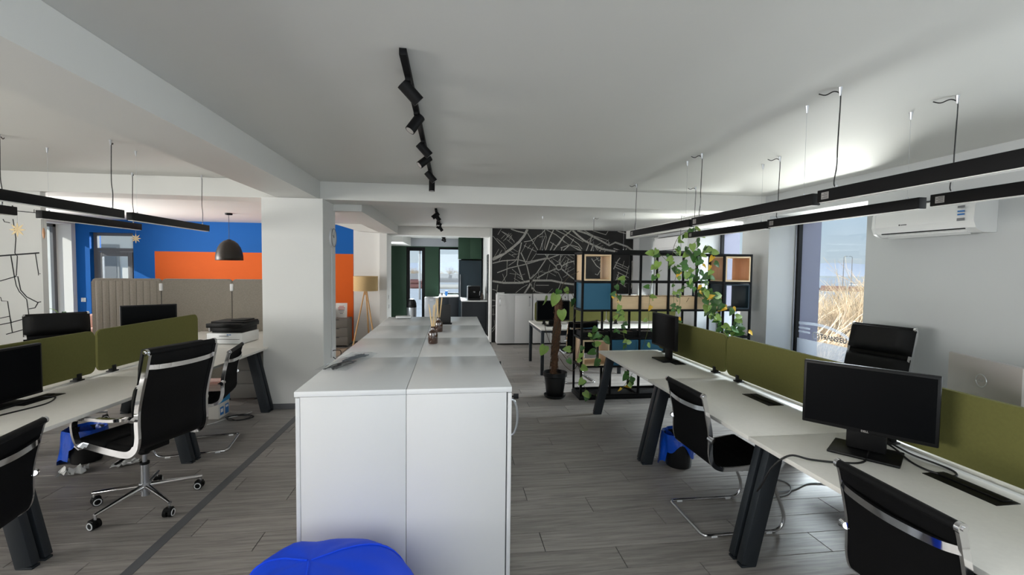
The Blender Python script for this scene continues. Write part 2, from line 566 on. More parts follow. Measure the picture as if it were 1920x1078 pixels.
ROADS = [([(0.877, 1.873), (1.096, 1.97), (1.311, 2.12), (1.498, 2.284), (1.606, 2.42), (1.685, 2.609)], 0.075), ([(1.305, 2.601), (1.441, 2.524), (1.632, 2.487)], 0.035), ([(0.878, 1.793), (1.124, 1.85), (1.476, 1.881), (1.695, 1.83), (2.133, 1.93)], 0.03), ([(1.006, 1.581), (1.288, 1.691), (1.641, 1.776), (1.969, 1.874), (2.189, 1.918), (2.41, 2.002), (2.685, 2.246)], 0.03), ([(1.553, 2.272), (1.501, 2.043), (1.464, 1.774), (1.59, 1.424)], 0.035), ([(1.542, 2.043), (1.682, 1.749), (1.754, 1.466), (1.813, 1.209)], 0.035), ([(0.881, 1.392), (1.156, 1.354), (1.537, 1.356), (1.81, 1.412), (2.252, 1.416), (2.588, 1.35), (2.827, 1.324)], 0.06), ([(1.81, 1.426), (1.729, 1.263), (1.622, 1.1)], 0.05), ([(1.784, 1.29), (1.896, 1.155), (2.146, 1.102)], 0.03), ([(1.755, 1.426), (1.918, 1.589), (2.134, 1.917), (2.294, 2.271)], 0.03), ([(1.919, 1.467), (2.138, 1.592), (2.373, 1.689)], 0.035), ([(2.499, 1.677), (2.697, 1.515), (2.84, 1.42)], 0.04), ([(2.497, 1.745), (2.636, 1.828), (2.818, 1.872)], 0.035), ([(2.358, 1.743), (2.217, 1.864), (2.076, 2.051)], 0.028), ([(2.441, 1.785), (2.491, 2.166)], 0.025), ([(1.607, 2.286), (1.771, 2.316), (2.015, 2.482), (2.096, 2.605)], 0.022), ([(1.686, 2.489), (1.798, 2.316), (1.966, 2.05), (2.049, 2.051)], 0.022), ([(2.09, 2.052), (2.209, 2.405), (2.289, 2.596)], 0.034), ([(2.283, 2.082), (2.515, 2.411), (2.707, 2.605)], 0.034), ([(2.123, 2.619), (2.347, 2.462), (2.629, 2.25), (2.969, 2.092)], 0.022), ([(2.344, 2.624), (2.569, 2.466), (2.881, 2.255), (2.968, 2.147)], 0.022), ([(2.511, 2.614), (2.794, 2.416), (2.993, 2.311)], 0.02), ([(2.735, 2.605), (2.878, 2.445), (3.021, 2.339), (3.22, 2.247), (3.45, 2.155), (3.766, 2.105)], 0.06), ([(2.847, 2.594), (3.074, 2.504), (3.36, 2.373), (3.62, 2.24), (3.762, 2.312), (4.052, 2.22), (4.375, 2.128)], 0.055), ([(3.016, 2.584), (3.245, 2.453), (3.589, 2.35), (3.62, 2.24)], 0.02), ([(3.214, 2.589), (3.529, 2.486), (3.584, 2.597)], 0.022), ([(3.813, 2.602), (4.016, 2.523)], 0.03), ([(3.054, 2.066), (3.135, 2.287), (3.202, 2.452)], 0.03), ([(3.167, 2.068), (3.234, 2.261)], 0.03), ([(2.463, 2.166), (2.685, 2.238), (2.882, 2.187), (2.969, 2.079)], 0.022), ([(2.516, 2.316), (2.884, 2.118)], 0.016), ([(2.406, 2.219), (2.569, 2.466)], 0.016), ([(2.211, 2.297), (2.379, 2.192)], 0.016), ([(2.767, 2.375), (2.685, 2.238)], 0.016), ([(1.09, 2.569), (1.011, 2.435)], 0.014), ([(1.118, 2.503), (1.307, 2.401), (1.39, 2.269)], 0.016), ([(1.266, 2.48), (1.187, 2.332)], 0.012), ([(1.334, 2.441), (1.255, 2.293)], 0.012), ([(1.091, 2.516), (1.39, 2.295)], 0.012), ([(0.891, 2.406), (1.04, 2.249), (1.176, 2.118), (1.19, 2.051), (0.877, 1.913)], 0.018), ([(0.985, 2.354), (1.147, 2.224), (1.216, 2.119)], 0.014), ([(1.608, 2.205), (1.911, 2.062)], 0.016), ([(1.662, 2.26), (1.609, 2.152)], 0.014), ([(1.758, 2.221), (1.691, 2.126)], 0.014), ([(1.827, 2.169), (1.76, 2.047), (1.667, 1.83)], 0.018), ([(1.911, 2.049), (1.777, 1.858)], 0.014), ([(1.232, 1.878), (1.222, 1.529), (1.103, 1.34)], 0.018), ([(1.261, 1.744), (1.422, 1.854), (1.502, 2.016), (1.339, 1.987)], 0.018), ([(1.343, 1.665), (1.507, 1.532), (1.563, 1.478)], 0.014), ([(1.022, 1.313), (0.997, 1.098)], 0.018), ([(1.211, 1.341), (1.127, 1.555)], 0.014), ([(1.401, 1.342), (1.425, 1.585)], 0.012), ([(1.289, 1.57), (1.562, 1.532), (1.643, 1.56)], 0.012), ([(1.43, 1.126), (1.565, 1.235), (1.701, 1.317)], 0.016), ([(1.866, 1.345), (1.841, 1.155)], 0.014), ([(1.894, 1.305), (2.198, 1.306)], 0.018), ([(1.972, 1.617), (2.138, 1.592), (2.221, 1.619)], 0.012), ([(2.141, 1.428), (2.219, 1.782)], 0.012), ([(1.975, 1.441), (1.945, 1.59), (2.055, 1.645)], 0.012), ([(2.276, 1.674), (2.416, 1.594), (2.503, 1.431), (2.422, 1.212)], 0.016), ([(2.583, 1.65), (2.648, 1.924)], 0.018), ([(2.652, 1.678), (2.613, 1.541), (2.53, 1.486)], 0.012), ([(2.776, 1.844), (2.821, 1.653)], 0.014), ([(1.961, 2.4), (2.099, 2.43), (2.019, 2.24), (1.966, 2.05)], 0.016), ([(2.069, 2.564), (2.127, 2.403), (2.075, 2.132)], 0.012), ([(1.933, 2.453), (1.799, 2.236)], 0.012), ([(3.198, 1.931), (3.315, 1.768), (3.431, 1.686), (3.348, 1.548), (3.29, 1.575)], 0.025), ([(3.311, 1.96), (3.37, 1.879), (3.454, 1.935)], 0.022), ([(3.369, 1.947), (3.256, 1.877)], 0.016), ([(3.512, 1.936), (3.4, 1.796)], 0.014), ([(3.732, 1.69), (3.829, 1.885), (3.885, 1.954)], 0.03), ([(3.772, 1.856), (4.093, 1.721)], 0.022), ([(3.802, 1.787), (4.079, 1.679)], 0.02), ([(3.76, 1.745), (4.096, 1.596)], 0.022), ([(3.835, 1.621), (4.128, 1.485)], 0.022), ([(3.808, 1.496), (4.072, 1.359)], 0.022), ([(3.781, 1.441), (4.045, 1.275)], 0.02), ([(3.988, 1.887), (3.947, 1.747)], 0.016), ([(4.106, 1.777), (4.039, 1.526)], 0.02), ([(3.864, 1.608), (3.782, 1.385)], 0.02), ([(4.041, 1.442), (4.002, 1.275)], 0.018), ([(4.351, 1.891), (4.269, 1.667), (4.189, 1.332), (4.135, 1.164)], 0.045), ([(4.323, 1.835), (4.147, 1.889)], 0.02), ([(4.268, 1.723), (4.15, 1.764)], 0.018), ([(4.315, 1.556), (4.341, 1.696), (4.368, 1.808)], 0.025), ([(3.249, 2.247), (3.336, 2.126), (3.392, 2.181)], 0.018), ([(3.394, 2.099), (3.449, 2.196)], 0.016), ([(3.508, 2.087), (3.536, 2.156)], 0.016), ([(3.722, 2.173), (3.997, 2.095), (4.039, 2.178)], 0.03), ([(3.823, 2.147), (3.795, 2.091)], 0.02), ([(4.23, 2.084), (4.376, 2.073)], 0.02), ([(0.883, 1.205), (0.996, 1.178)], 0.02), ([(0.885, 0.963), (0.971, 0.95)], 0.03), ([(0.886, 0.829), (0.978, 0.842)], 0.016), ([(0.919, 0.775), (0.926, 0.613)], 0.014), ([(0.888, 0.64), (0.98, 0.64)], 0.014), ([(0.891, 0.303), (0.977, 0.397)], 0.02), ([(0.949, 0.505), (0.977, 0.343), (0.897, 0.235)], 0.016), ([(2.495, 1.726), (2.49, 1.701), (2.476, 1.679), (2.455, 1.665), (2.429, 1.66), (2.403, 1.664), (2.381, 1.678), (2.367, 1.699), (2.361, 1.724), (2.366, 1.749), (2.38, 1.771), (2.401, 1.785), (2.427, 1.79), (2.453, 1.786), (2.475, 1.772), (2.489, 1.751), (2.495, 1.726)], 0.03)]
VINE_A = [[(3.206, 5.5, 1.363), (3.173, 5.5, 1.563), (3.158, 5.5, 1.763), (3.101, 5.5, 1.878), (2.976, 5.5, 1.942), (3.078, 5.5, 2.059), (3.128, 5.5, 2.176), (2.986, 5.5, 2.198), (2.866, 5.5, 2.121), (2.783, 5.5, 1.972), (2.778, 5.5, 1.841)], [(3.206, 5.5, 1.363), (3.095, 5.5, 1.496), (2.942, 5.5, 1.611), (2.962, 5.5, 1.81), (3.047, 5.5, 1.927), (3.172, 5.5, 1.896)], [(3.206, 5.5, 1.363), (3.27, 5.5, 1.597), (3.32, 5.5, 1.715), (3.333, 5.5, 1.848), (3.292, 5.5, 2.014), (3.259, 5.5, 1.947)], [(3.158, 5.5, 1.763), (3.037, 5.5, 1.662), (2.844, 5.5, 1.66), (2.789, 5.5, 1.758), (2.594, 5.5, 1.903), (2.551, 5.5, 1.919), (2.538, 5.5, 1.755)]]
VINE_B = [[(3.206, 5.5, 1.363), (3.281, 5.5, 1.263), (3.356, 5.5, 1.162), (3.448, 5.5, 1.094), (3.505, 5.5, 0.993), (3.58, 5.5, 0.924), (3.691, 5.5, 0.89)], [(3.206, 5.5, 1.363), (3.349, 5.5, 1.364), (3.46, 5.5, 1.28), (3.57, 5.5, 1.212), (3.646, 5.5, 1.128), (3.704, 5.5, 1.043), (3.78, 5.5, 0.94), (3.858, 5.5, 0.837)], [(3.26, 5.5, 1.363), (3.3, 5.5, 1.229), (3.376, 5.5, 1.095), (3.47, 5.5, 0.959), (3.546, 5.5, 0.857)], [(3.273, 5.5, 1.497), (3.367, 5.5, 1.364), (3.496, 5.5, 1.263), (3.607, 5.5, 1.195)]]
VINE_C = [[(2.818, 5.5, 1.337), (2.82, 5.5, 1.263), (2.841, 5.5, 1.163), (2.861, 5.5, 1.08), (2.932, 5.5, 1.046)], [(2.888, 5.5, 1.337), (2.9, 5.5, 1.246), (2.842, 5.5, 1.13)], [(3.029, 5.5, 1.338), (3.013, 5.5, 1.279)], [(2.818, 5.5, 1.337), (2.796, 5.5, 1.494), (2.828, 5.5, 1.627), (2.806, 5.5, 1.759)]]
VINE_D = [[(2.087, 5.53, 1.331), (2.078, 5.53, 1.26), (2.143, 5.53, 1.159), (2.157, 5.53, 1.017), (2.182, 5.53, 0.854), (2.195, 5.53, 0.752), (2.218, 5.53, 0.67)], [(2.087, 5.53, 1.331), (2.063, 5.53, 1.462), (2.102, 5.53, 1.583), (2.124, 5.53, 1.523)], [(2.143, 5.53, 1.159), (2.072, 5.53, 1.058), (2.052, 5.53, 1.017)], [(2.182, 5.53, 0.854), (2.118, 5.53, 0.875), (2.064, 5.53, 0.916)]]
VINE_E = [[(2.564, 5.53, 1.729), (2.542, 5.53, 1.586), (2.539, 5.53, 1.464), (2.52, 5.53, 1.342), (2.51, 5.53, 1.158), (2.498, 5.53, 0.974), (2.47, 5.53, 0.811), (2.441, 5.53, 0.667)], [(2.542, 5.53, 1.586), (2.598, 5.53, 1.638), (2.661, 5.53, 1.689)], [(2.52, 5.53, 1.342), (2.487, 5.53, 1.383)]]
VINE_F = [[(1.722, 5.53, 0.818), (1.742, 5.53, 0.858), (1.846, 5.53, 0.877), (1.909, 5.53, 0.836), (1.973, 5.53, 0.775)], [(1.722, 5.53, 0.818), (1.796, 5.53, 0.777), (1.808, 5.53, 0.695), (1.821, 5.53, 0.533)], [(1.62, 5.53, 0.778), (1.591, 5.53, 0.698), (1.562, 5.53, 0.578), (1.585, 5.53, 0.456), (1.651, 5.53, 0.232), (1.757, 5.53, 0.107), (1.925, 5.53, 0.041)], [(1.538, 5.53, 0.739), (1.509, 5.53, 0.659), (1.439, 5.53, 0.579)]]
VINE_G = [[(2.202, 5.53, 0.404), (2.225, 5.53, 0.342), (2.259, 5.53, 0.259), (2.282, 5.53, 0.176)], [(2.299, 5.53, 0.361), (2.217, 5.53, 0.239), (2.155, 5.53, 0.148)]]
# ================================================================== SETTING
CZ, RZ, KZ = 2.70, 2.58, 2.50           # ceiling heights: front bay, rear bay, kitchen

# floor: base slab and its planks
fl = struct('floor', MB().box(-8.0, 4.97, -3.0, 13.3, -0.22, -0.006), 'rubber_dark')
PL, PW, GAP = 1.30, 0.20, 0.0042
pm = MB().box(GAP / 2, PL - GAP / 2, GAP / 2, PW - GAP / 2, -0.0058, 0.0, 0.0012, seg=1)
proto = pm.build('plank', 'floor_plank', fl, smooth=False)
plank_me = proto.data
first = True
far_bits = MB()
n_pl = 0
row = 0
yy = -3.0
while yy < 13.3 - 0.01:
    off = (row * 0.437) % PL
    xx = -8.0 - off
    while xx < 4.97:
        a, b = max(xx, -8.0), min(xx + PL, 4.97)
        cx, cy = (a + b) / 2, yy + PW / 2
        near = b - a > PL - 0.01 and ((1.2 < cy < 5.4 and -4.3 < cx < 4.0) or (5.4 <= cy < 10.2 and -1.9 < cx < 3.4))
        # the white island hides the floor under it
        if near and -0.6 < a and b < 0.2 and 2.2 < cy < 5.2:
            near = False
        if near and n_pl < 300:
            if first:
                o = proto
                first = False
            else:
                o = bpy.data.objects.new('plank', plank_me)
                COL.objects.link(o)
                o.parent = fl
            o.location = (xx, yy, 0)
            n_pl += 1
        elif b - a > 0.02:
            far_bits.box(a + GAP / 2, b - GAP / 2, yy + GAP / 2, yy + PW - GAP / 2, -0.0058, 0.0)
        xx += PL
    yy += PW
    row += 1
fb = far_bits.build('plank_field', 'floor_plank_far', fl, smooth=False)
fb['kind'] = 'stuff'
# dark transition strip running along the walkway
st = MB()
st.bar((-1.80, 0.0, 0.0005), (-1.715, 5.55, 0.0005), 0.066, 0.003, bev=0.0008)
struct('trim_1', st, 'baseboard_grey')

# ceilings
struct('ceiling', MB().box(-8.2, 4.97, -3.1, 5.72, CZ, CZ + 0.25).box(-8.2, 4.97, 5.72, 10.6, RZ, RZ + 0.37).box(-2.2, 1.2, 10.6, 13.4, KZ, KZ + 0.45), 'ceiling_paint')
# beams
struct('trim_2', MB().box(-2.03, -1.56, -3.0, 5.68, 2.485, CZ - 0.001), 'ceiling_paint')
struct('trim_3', MB().box(-7.5, 4.2, 5.68, 6.08, 2.485, CZ - 0.001), 'ceiling_paint')
struct('trim_4', MB().box(-1.52, -1.16, 6.08, 10.0, 2.40, RZ - 0.001), 'ceiling_paint')
struct('trim_5', MB().box(-1.39, 0.835, 10.16, 10.6, 2.385, RZ - 0.001), 'ceiling_paint')
struct('trim_6', MB().box(4.02, 4.2, 6.08, 10.2, 2.40, RZ - 0.001), 'wall_paint')
struct('trim_7', MB().prism([(-2.459, 2.578), (-1.961, 2.434), (-1.53, 2.415), (-1.53, 2.578)], (0, 10.199, 0), (1, 0, 0), (0, 0, 1), 0.32), 'ceiling_paint')
struct('trim_8', MB().box(-1.55, -1.39, 10.0, 10.7, 0, 2.578, 0.004), 'wall_paint')
struct('trim_9', MB().box(-1.9, -1.15, 10.9, 13.0, 2.275, 2.498), 'ceiling_paint')
# pillar
struct('wall_pillar', MB().box(-2.19, -1.51, 5.60, 6.17, 0, 2.484, 0.004), 'wall_paint')
struct('baseboard_pillar', MB().box(-2.2, -1.5, 5.59, 6.18, 0.0, 0.065, 0.002), 'baseboard_grey')

# right wall with three deep window openings
WR = [(4.145, 5.585), (6.15, 7.35), (8.9, 9.85)]
WZ0, WZ1 = 0.32, 2.42
wr = MB()
prev = -3.0
for a, b in WR:
    wr.box(4.2, 4.68, prev, a, 0, CZ)
    wr.box(4.2, 4.68, a, b, 0, WZ0)
    wr.box(4.2, 4.68, a, b, WZ1, CZ)
    prev = b
wr.box(4.2, 4.68, prev, 10.6, 0, CZ)
struct('wall_right', wr, 'wall_paint_grey')
# the outer leaf of that wall, in dark render
wo_ = MB()
prev = -3.0
for a, b in WR:
    wo_.box(4.68, 4.97, prev, a, -3, CZ + 0.6)
    wo_.box(4.68, 4.97, a, b, -3, WZ0)
    wo_.box(4.68, 4.97, a, b, WZ1, CZ + 0.6)
    prev = b
wo_.box(4.68, 4.97, prev, 10.6, -3, CZ + 0.6)
struct('wall_outer', wo_, 'fin_mauve')
struct('baseboard_right', MB().box(4.188, 4.2, -3, 10.2, 0, 0.07), 'baseboard_grey')

def window_x(name, x, y0, y1, z0, z1, t=0.055, film=0.85):
    """window in a wall facing -x: frame with pane and film on its lower part"""
    f = MB()
    f.box(x - 0.03, x + 0.03, y0, y0 + t, z0, z1, 0.004)
    f.box(x - 0.03, x + 0.03, y1 - t, y1, z0, z1, 0.004)
    f.box(x - 0.03, x + 0.03, y0 + t, y1 - t, z0, z0 + t, 0.004)
    f.box(x - 0.03, x + 0.03, y0 + t, y1 - t, z1 - t, z1, 0.004)
    o = struct(name, f, 'black_metal')
    MB().box(x + 0.004, x + 0.014, y0 + t - 0.005, y1 - t + 0.005, z0 + t - 0.005, z1 - t + 0.005).build('pane', 'window_glass', o, smooth=False)
    if film:
        MB().box(x - 0.001, x + 0.002, y0 + t, y1 - t, z0 + t, film).build('frosted_film', 'frosted_film', o, smooth=False)
    MB().box(x - 0.045, x - 0.031, y1 - 0.03, y1 - 0.012, z0 + 0.05, z1 - 0.05, 0.003).build('guide_rail', 'brushed_steel', o)
    return o
w1 = window_x('window_1', 4.62, 4.145, 5.585, WZ0, WZ1, film=0.80)
w2 = window_x('window_2', 4.62, 6.15, 7.35, WZ0, WZ1, film=1.0)
w3 = window_x('window_3', 4.62, 8.9, 9.85, WZ0, WZ1, film=None)
# frosted lettering on the film of the first window
lf = frame_mat((4.612, 4.90, 0.845), (0, -1, 0), (0, 0, 1))
text_mesh('lettering', 'TRANS.EU', 0.086, 'ink_grey', w1, frame_mat((4.612, 5.135, 0.845), (0, -1, 0), (0, 0, 1)), 0.0008, 'LEFT', 0.002)
text_mesh('lettering', '(T)', 0.10, 'film_white', w1, frame_mat((4.612, 5.205, 0.845), (0, -1, 0), (0, 0, 1)), 0.0008, 'CENTER', 0.002)
sw = MB()
sw.tube(smooth_path([(4.612, 5.50, 1.005), (4.612, 5.2, 1.015), (4.612, 4.99, 0.995), (4.612, 4.8, 0.945), (4.612, 4.64, 0.86), (4.612, 4.4, 0.80)], 6), 0.01, flat=(0.0006, 0.018), up=(1, 0, 0))
for z in (0.895, 0.945):
    sw.box(4.6115, 4.6125, 5.30, 5.50, z - 0.012, z + 0.012)
sw.build('wave_print', 'film_print', w1, smooth=False)
# roller blind in the third window
bl = MB().box(4.57, 4.578, 8.94, 9.80, 0.9, WZ1)
bl.cyl((4.56, 8.94, WZ1 - 0.03), (4.56, 9.80, WZ1 - 0.03), 0.028)
tag(bl.build('roller_blind', 'paper_white'), 'white roller blind drawn down in the window by the street map wall', 'blind')

# back wall and left front wall, behind and beside the camera
struct('wall_back', MB().box(-8.0, 4.97, -3.3, -3.0, 0, CZ + 0.2), 'wall_paint')
wl = MB()
wl.box(-8.12, -7.5, -3.0, 6.6, 0, CZ)
wl.box(-8.12, -7.5, 6.6, 10.10, 0, 0.12)
wl.box(-8.12, -7.5, 6.6, 10.10, 2.46, CZ)
wl.box(-8.12, -7.5, 10.10, 10.7, 0, CZ)
struct('wall_left', wl, 'wall_paint')
fw = MB()
for y0, y1 in ((6.6, 6.67), (8.3, 8.37), (10.03, 10.10)):
    fw.box(-7.83, -7.77, y0, y1, 0.12, 2.46, 0.004)
fw.box(-7.83, -7.77, 6.6, 10.1, 0.12, 0.19, 0.004)
fw.box(-7.83, -7.77, 6.6, 10.1, 2.40, 2.46, 0.004)
w4 = struct('window_4', fw, 'baseboard_grey')
for y0, y1 in ((6.66, 8.31), (8.36, 10.04)):
    MB().box(-7.805, -7.795, y0, y1, 0.18, 2.41).build('pane', 'window_glass', w4, smooth=False)
# wall with the line map
struct('wall_map', MB().box(-7.5, -4.53, 5.70, 5.77, 0, 2.484), 'wall_paint')
# rear left wall: blue with an orange field and a glazed door in it
bw = MB()
bw.box(-8.12, -7.25, 10.2, 10.5, 0, RZ)
bw.box(-7.25, -6.45, 10.2, 10.5, 2.32, RZ)
bw.box(-7.25, -6.45, 10.2, 10.5, 0, 0.08)
bw.box(-6.45, -2.12, 10.2, 10.5, 0, RZ)
struct('wall_blue', bw, 'blue_paint')
struct('trim_10', MB().box(-6.054, -2.125, 10.1975, 10.1999, 0.06, 1.955), 'orange_paint')
struct('baseboard_blue', MB().box(-6.45, -2.12, 10.185, 10.1975, 0, 0.06), 'baseboard_grey')
struct('wall_white', MB().box(-2.12, -1.55, 10.2, 10.5, 0, RZ), 'wall_paint')
struct('baseboard_white', MB().box(-2.12, -1.55, 10.186, 10.2, 0, 0.06), 'baseboard_grey')
# glazed door in the blue wall
df = MB()
X0, X1, Z0, Z1, ZT = -7.25, -6.45, 0.08, 2.32, 1.94
for a, b in ((X0, X0 + 0.07), (X1 - 0.07, X1)):
    df.box(a, b, 10.30, 10.37, Z0, Z1, 0.004)
df.box(X0 + 0.07, X1 - 0.07, 10.30, 10.37, Z1 - 0.06, Z1, 0.004)
df.box(X0 + 0.07, X1 - 0.07, 10.30, 10.37, ZT, ZT + 0.07, 0.004)
df.box(X0 + 0.07, X1 - 0.07, 10.30, 10.37, Z0, Z0 + 0.06, 0.004)
d1 = struct('door_1', df, 'baseboard_grey')
lf_ = MB()
for a, b in ((X0 + 0.075, X0 + 0.165), (X1 - 0.165, X1 - 0.075)):
    lf_.box(a, b, 10.285, 10.35, Z0 + 0.065, ZT - 0.005, 0.005)
lf_.box(X0 + 0.165, X1 - 0.165, 10.285, 10.35, ZT - 0.095, ZT - 0.005, 0.005)
lf_.box(X0 + 0.165, X1 - 0.165, 10.285, 10.35, Z0 + 0.065, Z0 + 0.2, 0.005)
lf_.build('door_leaf', 'baseboard_grey', d1)
MB().box(X0 + 0.16, X1 - 0.16, 10.315, 10.325, Z0 + 0.19, ZT - 0.09).build('pane', 'window_glass', d1, smooth=False)
MB().box(X0 + 0.06, X1 - 0.06, 10.33, 10.34, ZT + 0.06, Z1 - 0.05).build('pane', 'window_glass', d1, smooth=False)
MB().cyl((X1 - 0.12, 10.285, 1.05), (X1 - 0.12, 10.24, 1.05), 0.01).bar((X1 - 0.12, 10.24, 1.05), (X1 - 0.24, 10.24, 1.05), 0.016, 0.02, bev=0.004).build('door_handle', 'brushed_steel', d1)

# rear wall that carries the street map
struct('wall_rear', MB().box(0.885, 4.2, 10.2, 10.6, 0, RZ), 'wall_paint')
struct('wall_kitchen_right', MB().box(0.835, 0.885, 10.17, 13.0, 0, RZ - 0.001, 0.002), 'wall_paint')
struct('wall_kitchen_left', MB().box(-2.0, -1.9, 10.5, 13.0, 0, KZ), 'green_paint')
gk, gg = MB(), MB()
DO = (-1.275, -0.76, 0.0, 2.245)
WO = (-0.376, 0.30, 0.93, 2.245)
gk.box(-1.9, DO[0], 13.0, 13.3, 0, 2.27)
gk.box(DO[1], WO[0], 13.0, 13.3, 0, 2.27)
gk.box(DO[0], DO[1], 13.0, 13.3, DO[3], 2.27)
gk.box(WO[0], WO[1], 13.0, 13.3, WO[3], 2.27)
gk.box(WO[0], WO[1], 13.0, 13.3, 0, WO[2])
gk.box(WO[1], 0.9, 13.0, 13.3, 0, 2.27)
struct('wall_kitchen', gk, 'green_paint')
struct('trim_11', gg.box(-1.9, 0.9, 13.0, 13.3, 2.271, KZ), 'grey_paint')
k = MB()
for a, b in ((DO[0], DO[0] + 0.09), (DO[1] - 0.09, DO[1])):
    k.box(a, b, 13.05, 13.12, 0.0, DO[3], 0.004)
k.box(DO[0] + 0.09, DO[1] - 0.09, 13.05, 13.12, DO[3] - 0.1, DO[3], 0.004)
k.box(DO[0] + 0.09, DO[1] - 0.09, 13.05, 13.12, 0.0, 0.1, 0.004)
d2 = struct('door_2', k, 'black_metal')
MB().box(DO[0] + 0.085, DO[1] - 0.085, 13.08, 13.09, 0.095, DO[3] - 0.095).build('pane', 'window_glass', d2, smooth=False)
k = MB()
for a, b in ((WO[0], WO[0] + 0.03), (WO[1] - 0.05, WO[1])):
    k.box(a, b, 13.05, 13.12, WO[2], WO[3], 0.004)
k.box(WO[0] + 0.03, WO[1] - 0.05, 13.05, 13.12, WO[3] - 0.05, WO[3], 0.004)
k.box(WO[0] + 0.03, WO[1] - 0.05, 13.05, 13.12, WO[2], WO[2] + 0.03, 0.004)
w5 = struct('window_5', k, 'black_metal')
MB().box(WO[0] + 0.025, WO[1] - 0.045, 13.08, 13.09, WO[2] + 0.025, WO[3] - 0.045).build('pane', 'window_glass', w5, smooth=False)

# street map print on the rear wall
mural = thing('wall_mural', 'black wall print of a city street map with pale streets behind the white cabinets', 'mural', (0, 0, 0))
MB().box(0.887, 4.199, 10.192, 10.1995, 0.0, RZ - 0.003).build('print_panel', 'mural_black', mural, smooth=False)
rd = MB()
for pts, w in ROADS:
    P = [(min(max(x, 0.90), 4.19), 10.1905, min(max(z, 0.02), RZ - 0.01)) for x, z in pts]
    P = [p for i, p in enumerate(P) if i == 0 or (Vector(p) - Vector(P[i - 1])).length > 0.012]
    if len(P) < 2:
        continue
    rd.tube(P, 0.01, flat=(0.0007, w * 0.36), up=(0, 1, 0))
mr_ = random.Random(12)
for q in range(46):                                    # short side streets between the main ones
    x, z_ = mr_.uniform(0.95, 4.0), mr_.uniform(0.1, 2.5)
    a = mr_.choice((0.6, 0.9, 2.3, 2.6)) + mr_.uniform(-0.15, 0.15)
    for r_ in range(mr_.choice((1, 2, 3))):
        ox, oz = -math.sin(a) * 0.07 * r_, math.cos(a) * 0.07 * r_
        L_ = mr_.uniform(0.10, 0.26)
        p0 = Vector((x + ox, 10.1906, z_ + oz))
        p1 = p0 + Vector((math.cos(a) * L_, 0, math.sin(a) * L_))
        if 0.9 < p0.x < 4.18 and 0.9 < p1.x < 4.18 and 0.03 < p0.z < 2.56 and 0.03 < p1.z < 2.56:
            rd.tube([p0, p1], 0.01, flat=(0.0007, 0.004), up=(0, 1, 0))
rd.build('street_lines', 'mural_line', mural, smooth=False)['kind'] = 'stuff'
# line map on the left wall
lm = MB()
for pts, w in MAP_LINES:
    P = [(max(x, -7.45), 5.6985, z) for x, y, z in pts]
    if len(P) > 2:
        P = smooth_path(P, 1)
    P = [p for i, p in enumerate(P) if i == 0 or (Vector(p) - Vector(P[i - 1])).length > 0.006]
    lm.tube(P, 0.01, flat=(0.0012, w), up=(0, 1, 0))
tag(lm.build('wall_decal', 'ink_dark', None, smooth=False), 'thin black line map stuck on the white wall behind the office chair', 'decal')

# ================================================================== WHITE ISLAND: four pairs of cabinets, back to back
CW, CD, CH = 0.785, 0.5, 1.12
def cabinet_parts(t, side, ajar=0.0):
    """cabinet body spanning x 0..side*CD, y 0..CW; doors on the outer side"""
    s = side
    def bx(m, x0, x1, *a, **kw):
        x0, x1 = s * x0, s * x1
        return m.box(min(x0, x1), max(x0, x1), *a, **kw)
    b = MB()
    bx(b, 0.001, CD - 0.022, 0.001, CW - 0.001, 0.03, CH - 0.026, 0.0012)
    b.build('body', 'white_laminate', t)
    bx(MB(), 0.001, CD + 0.004, 0.0008, CW - 0.0008, CH - 0.025, CH, 0.002).build('top_panel', 'white_edge', t)
    bx(MB(), 0.02, CD - 0.05, 0.02, CW - 0.02, 0.0, 0.029).build('plinth', 'black_plastic', t)
    for i, (y0, y1) in enumerate(((0.002, CW / 2 - 0.0015), (CW / 2 + 0.0015, CW - 0.002))):
        d = bx(MB(), CD - 0.02, CD - 0.001, y0, y1, 0.035, CH - 0.03, 0.0015).build('door', 'white_laminate', t)
        hy = y0 + 0.06 if i == 0 else y1 - 0.06
        h = MB()
        xs = s * (CD + 0.0)
        path = [(xs - s * 0.004, hy, 0.86), (xs + s * 0.018, hy, 0.865), (xs + s * 0.034, hy, 0.905), (xs + s * 0.038, hy, 0.95), (xs + s * 0.034, hy, 0.995), (xs + s * 0.018, hy, 1.035), (xs - s * 0.004, hy, 1.04)]
        h.tube(smooth_path(path, 4), 0.0055, 8)
        if s > 0 or CD < 0.4:
            h.build('handle', 'brushed_steel', d)
        if i == 0:
            kk = MB()
            kk.cyl((xs - s * 0.003, hy, 1.055), (xs + s * 0.006, hy, 1.055), 0.012, mi=0)
            kk.cyl((xs + s * 0.006, hy, 1.055), (xs + s * 0.016, hy, 1.055), 0.004)
            kk.box(min(xs + s * 0.016, xs + s * 0.042), max(xs + s * 0.016, xs + s * 0.042), hy - 0.003, hy + 0.003, 1.042, 1.068, 0.002)
            if s > 0 or CD < 0.4:
                kk.build('lock', 'black_plastic', d)
        if ajar and i == 0:                                   # this door stands slightly open
            hinge = Vector((s * (CD - 0.01), y1, 0))
            d.matrix_local = Matrix.Translation(hinge) @ Matrix.Rotation(ajar, 4, 'Z') @ Matrix.Translation(-hinge)
ordn = ['nearest', 'second nearest', 'third', 'farthest']
for k_ in range(4):
    for side, word in ((-1, 'left'), (1, 'right')):
        t = thing('storage_cabinet', f'white two-door cabinet of the long island, {ordn[k_]} one of its {word} row', 'cabinet', (-0.2125, 2.165 + k_ * 0.788, 0), 0, 'white cabinets of the island')
        cabinet_parts(t, side, math.radians(0.7) if k_ == 0 and side == 1 else 0.0)

def place_uv(o, loc, rz=0):
    o.location = loc
    o.rotation_euler = (0, 0, rz)
    return o

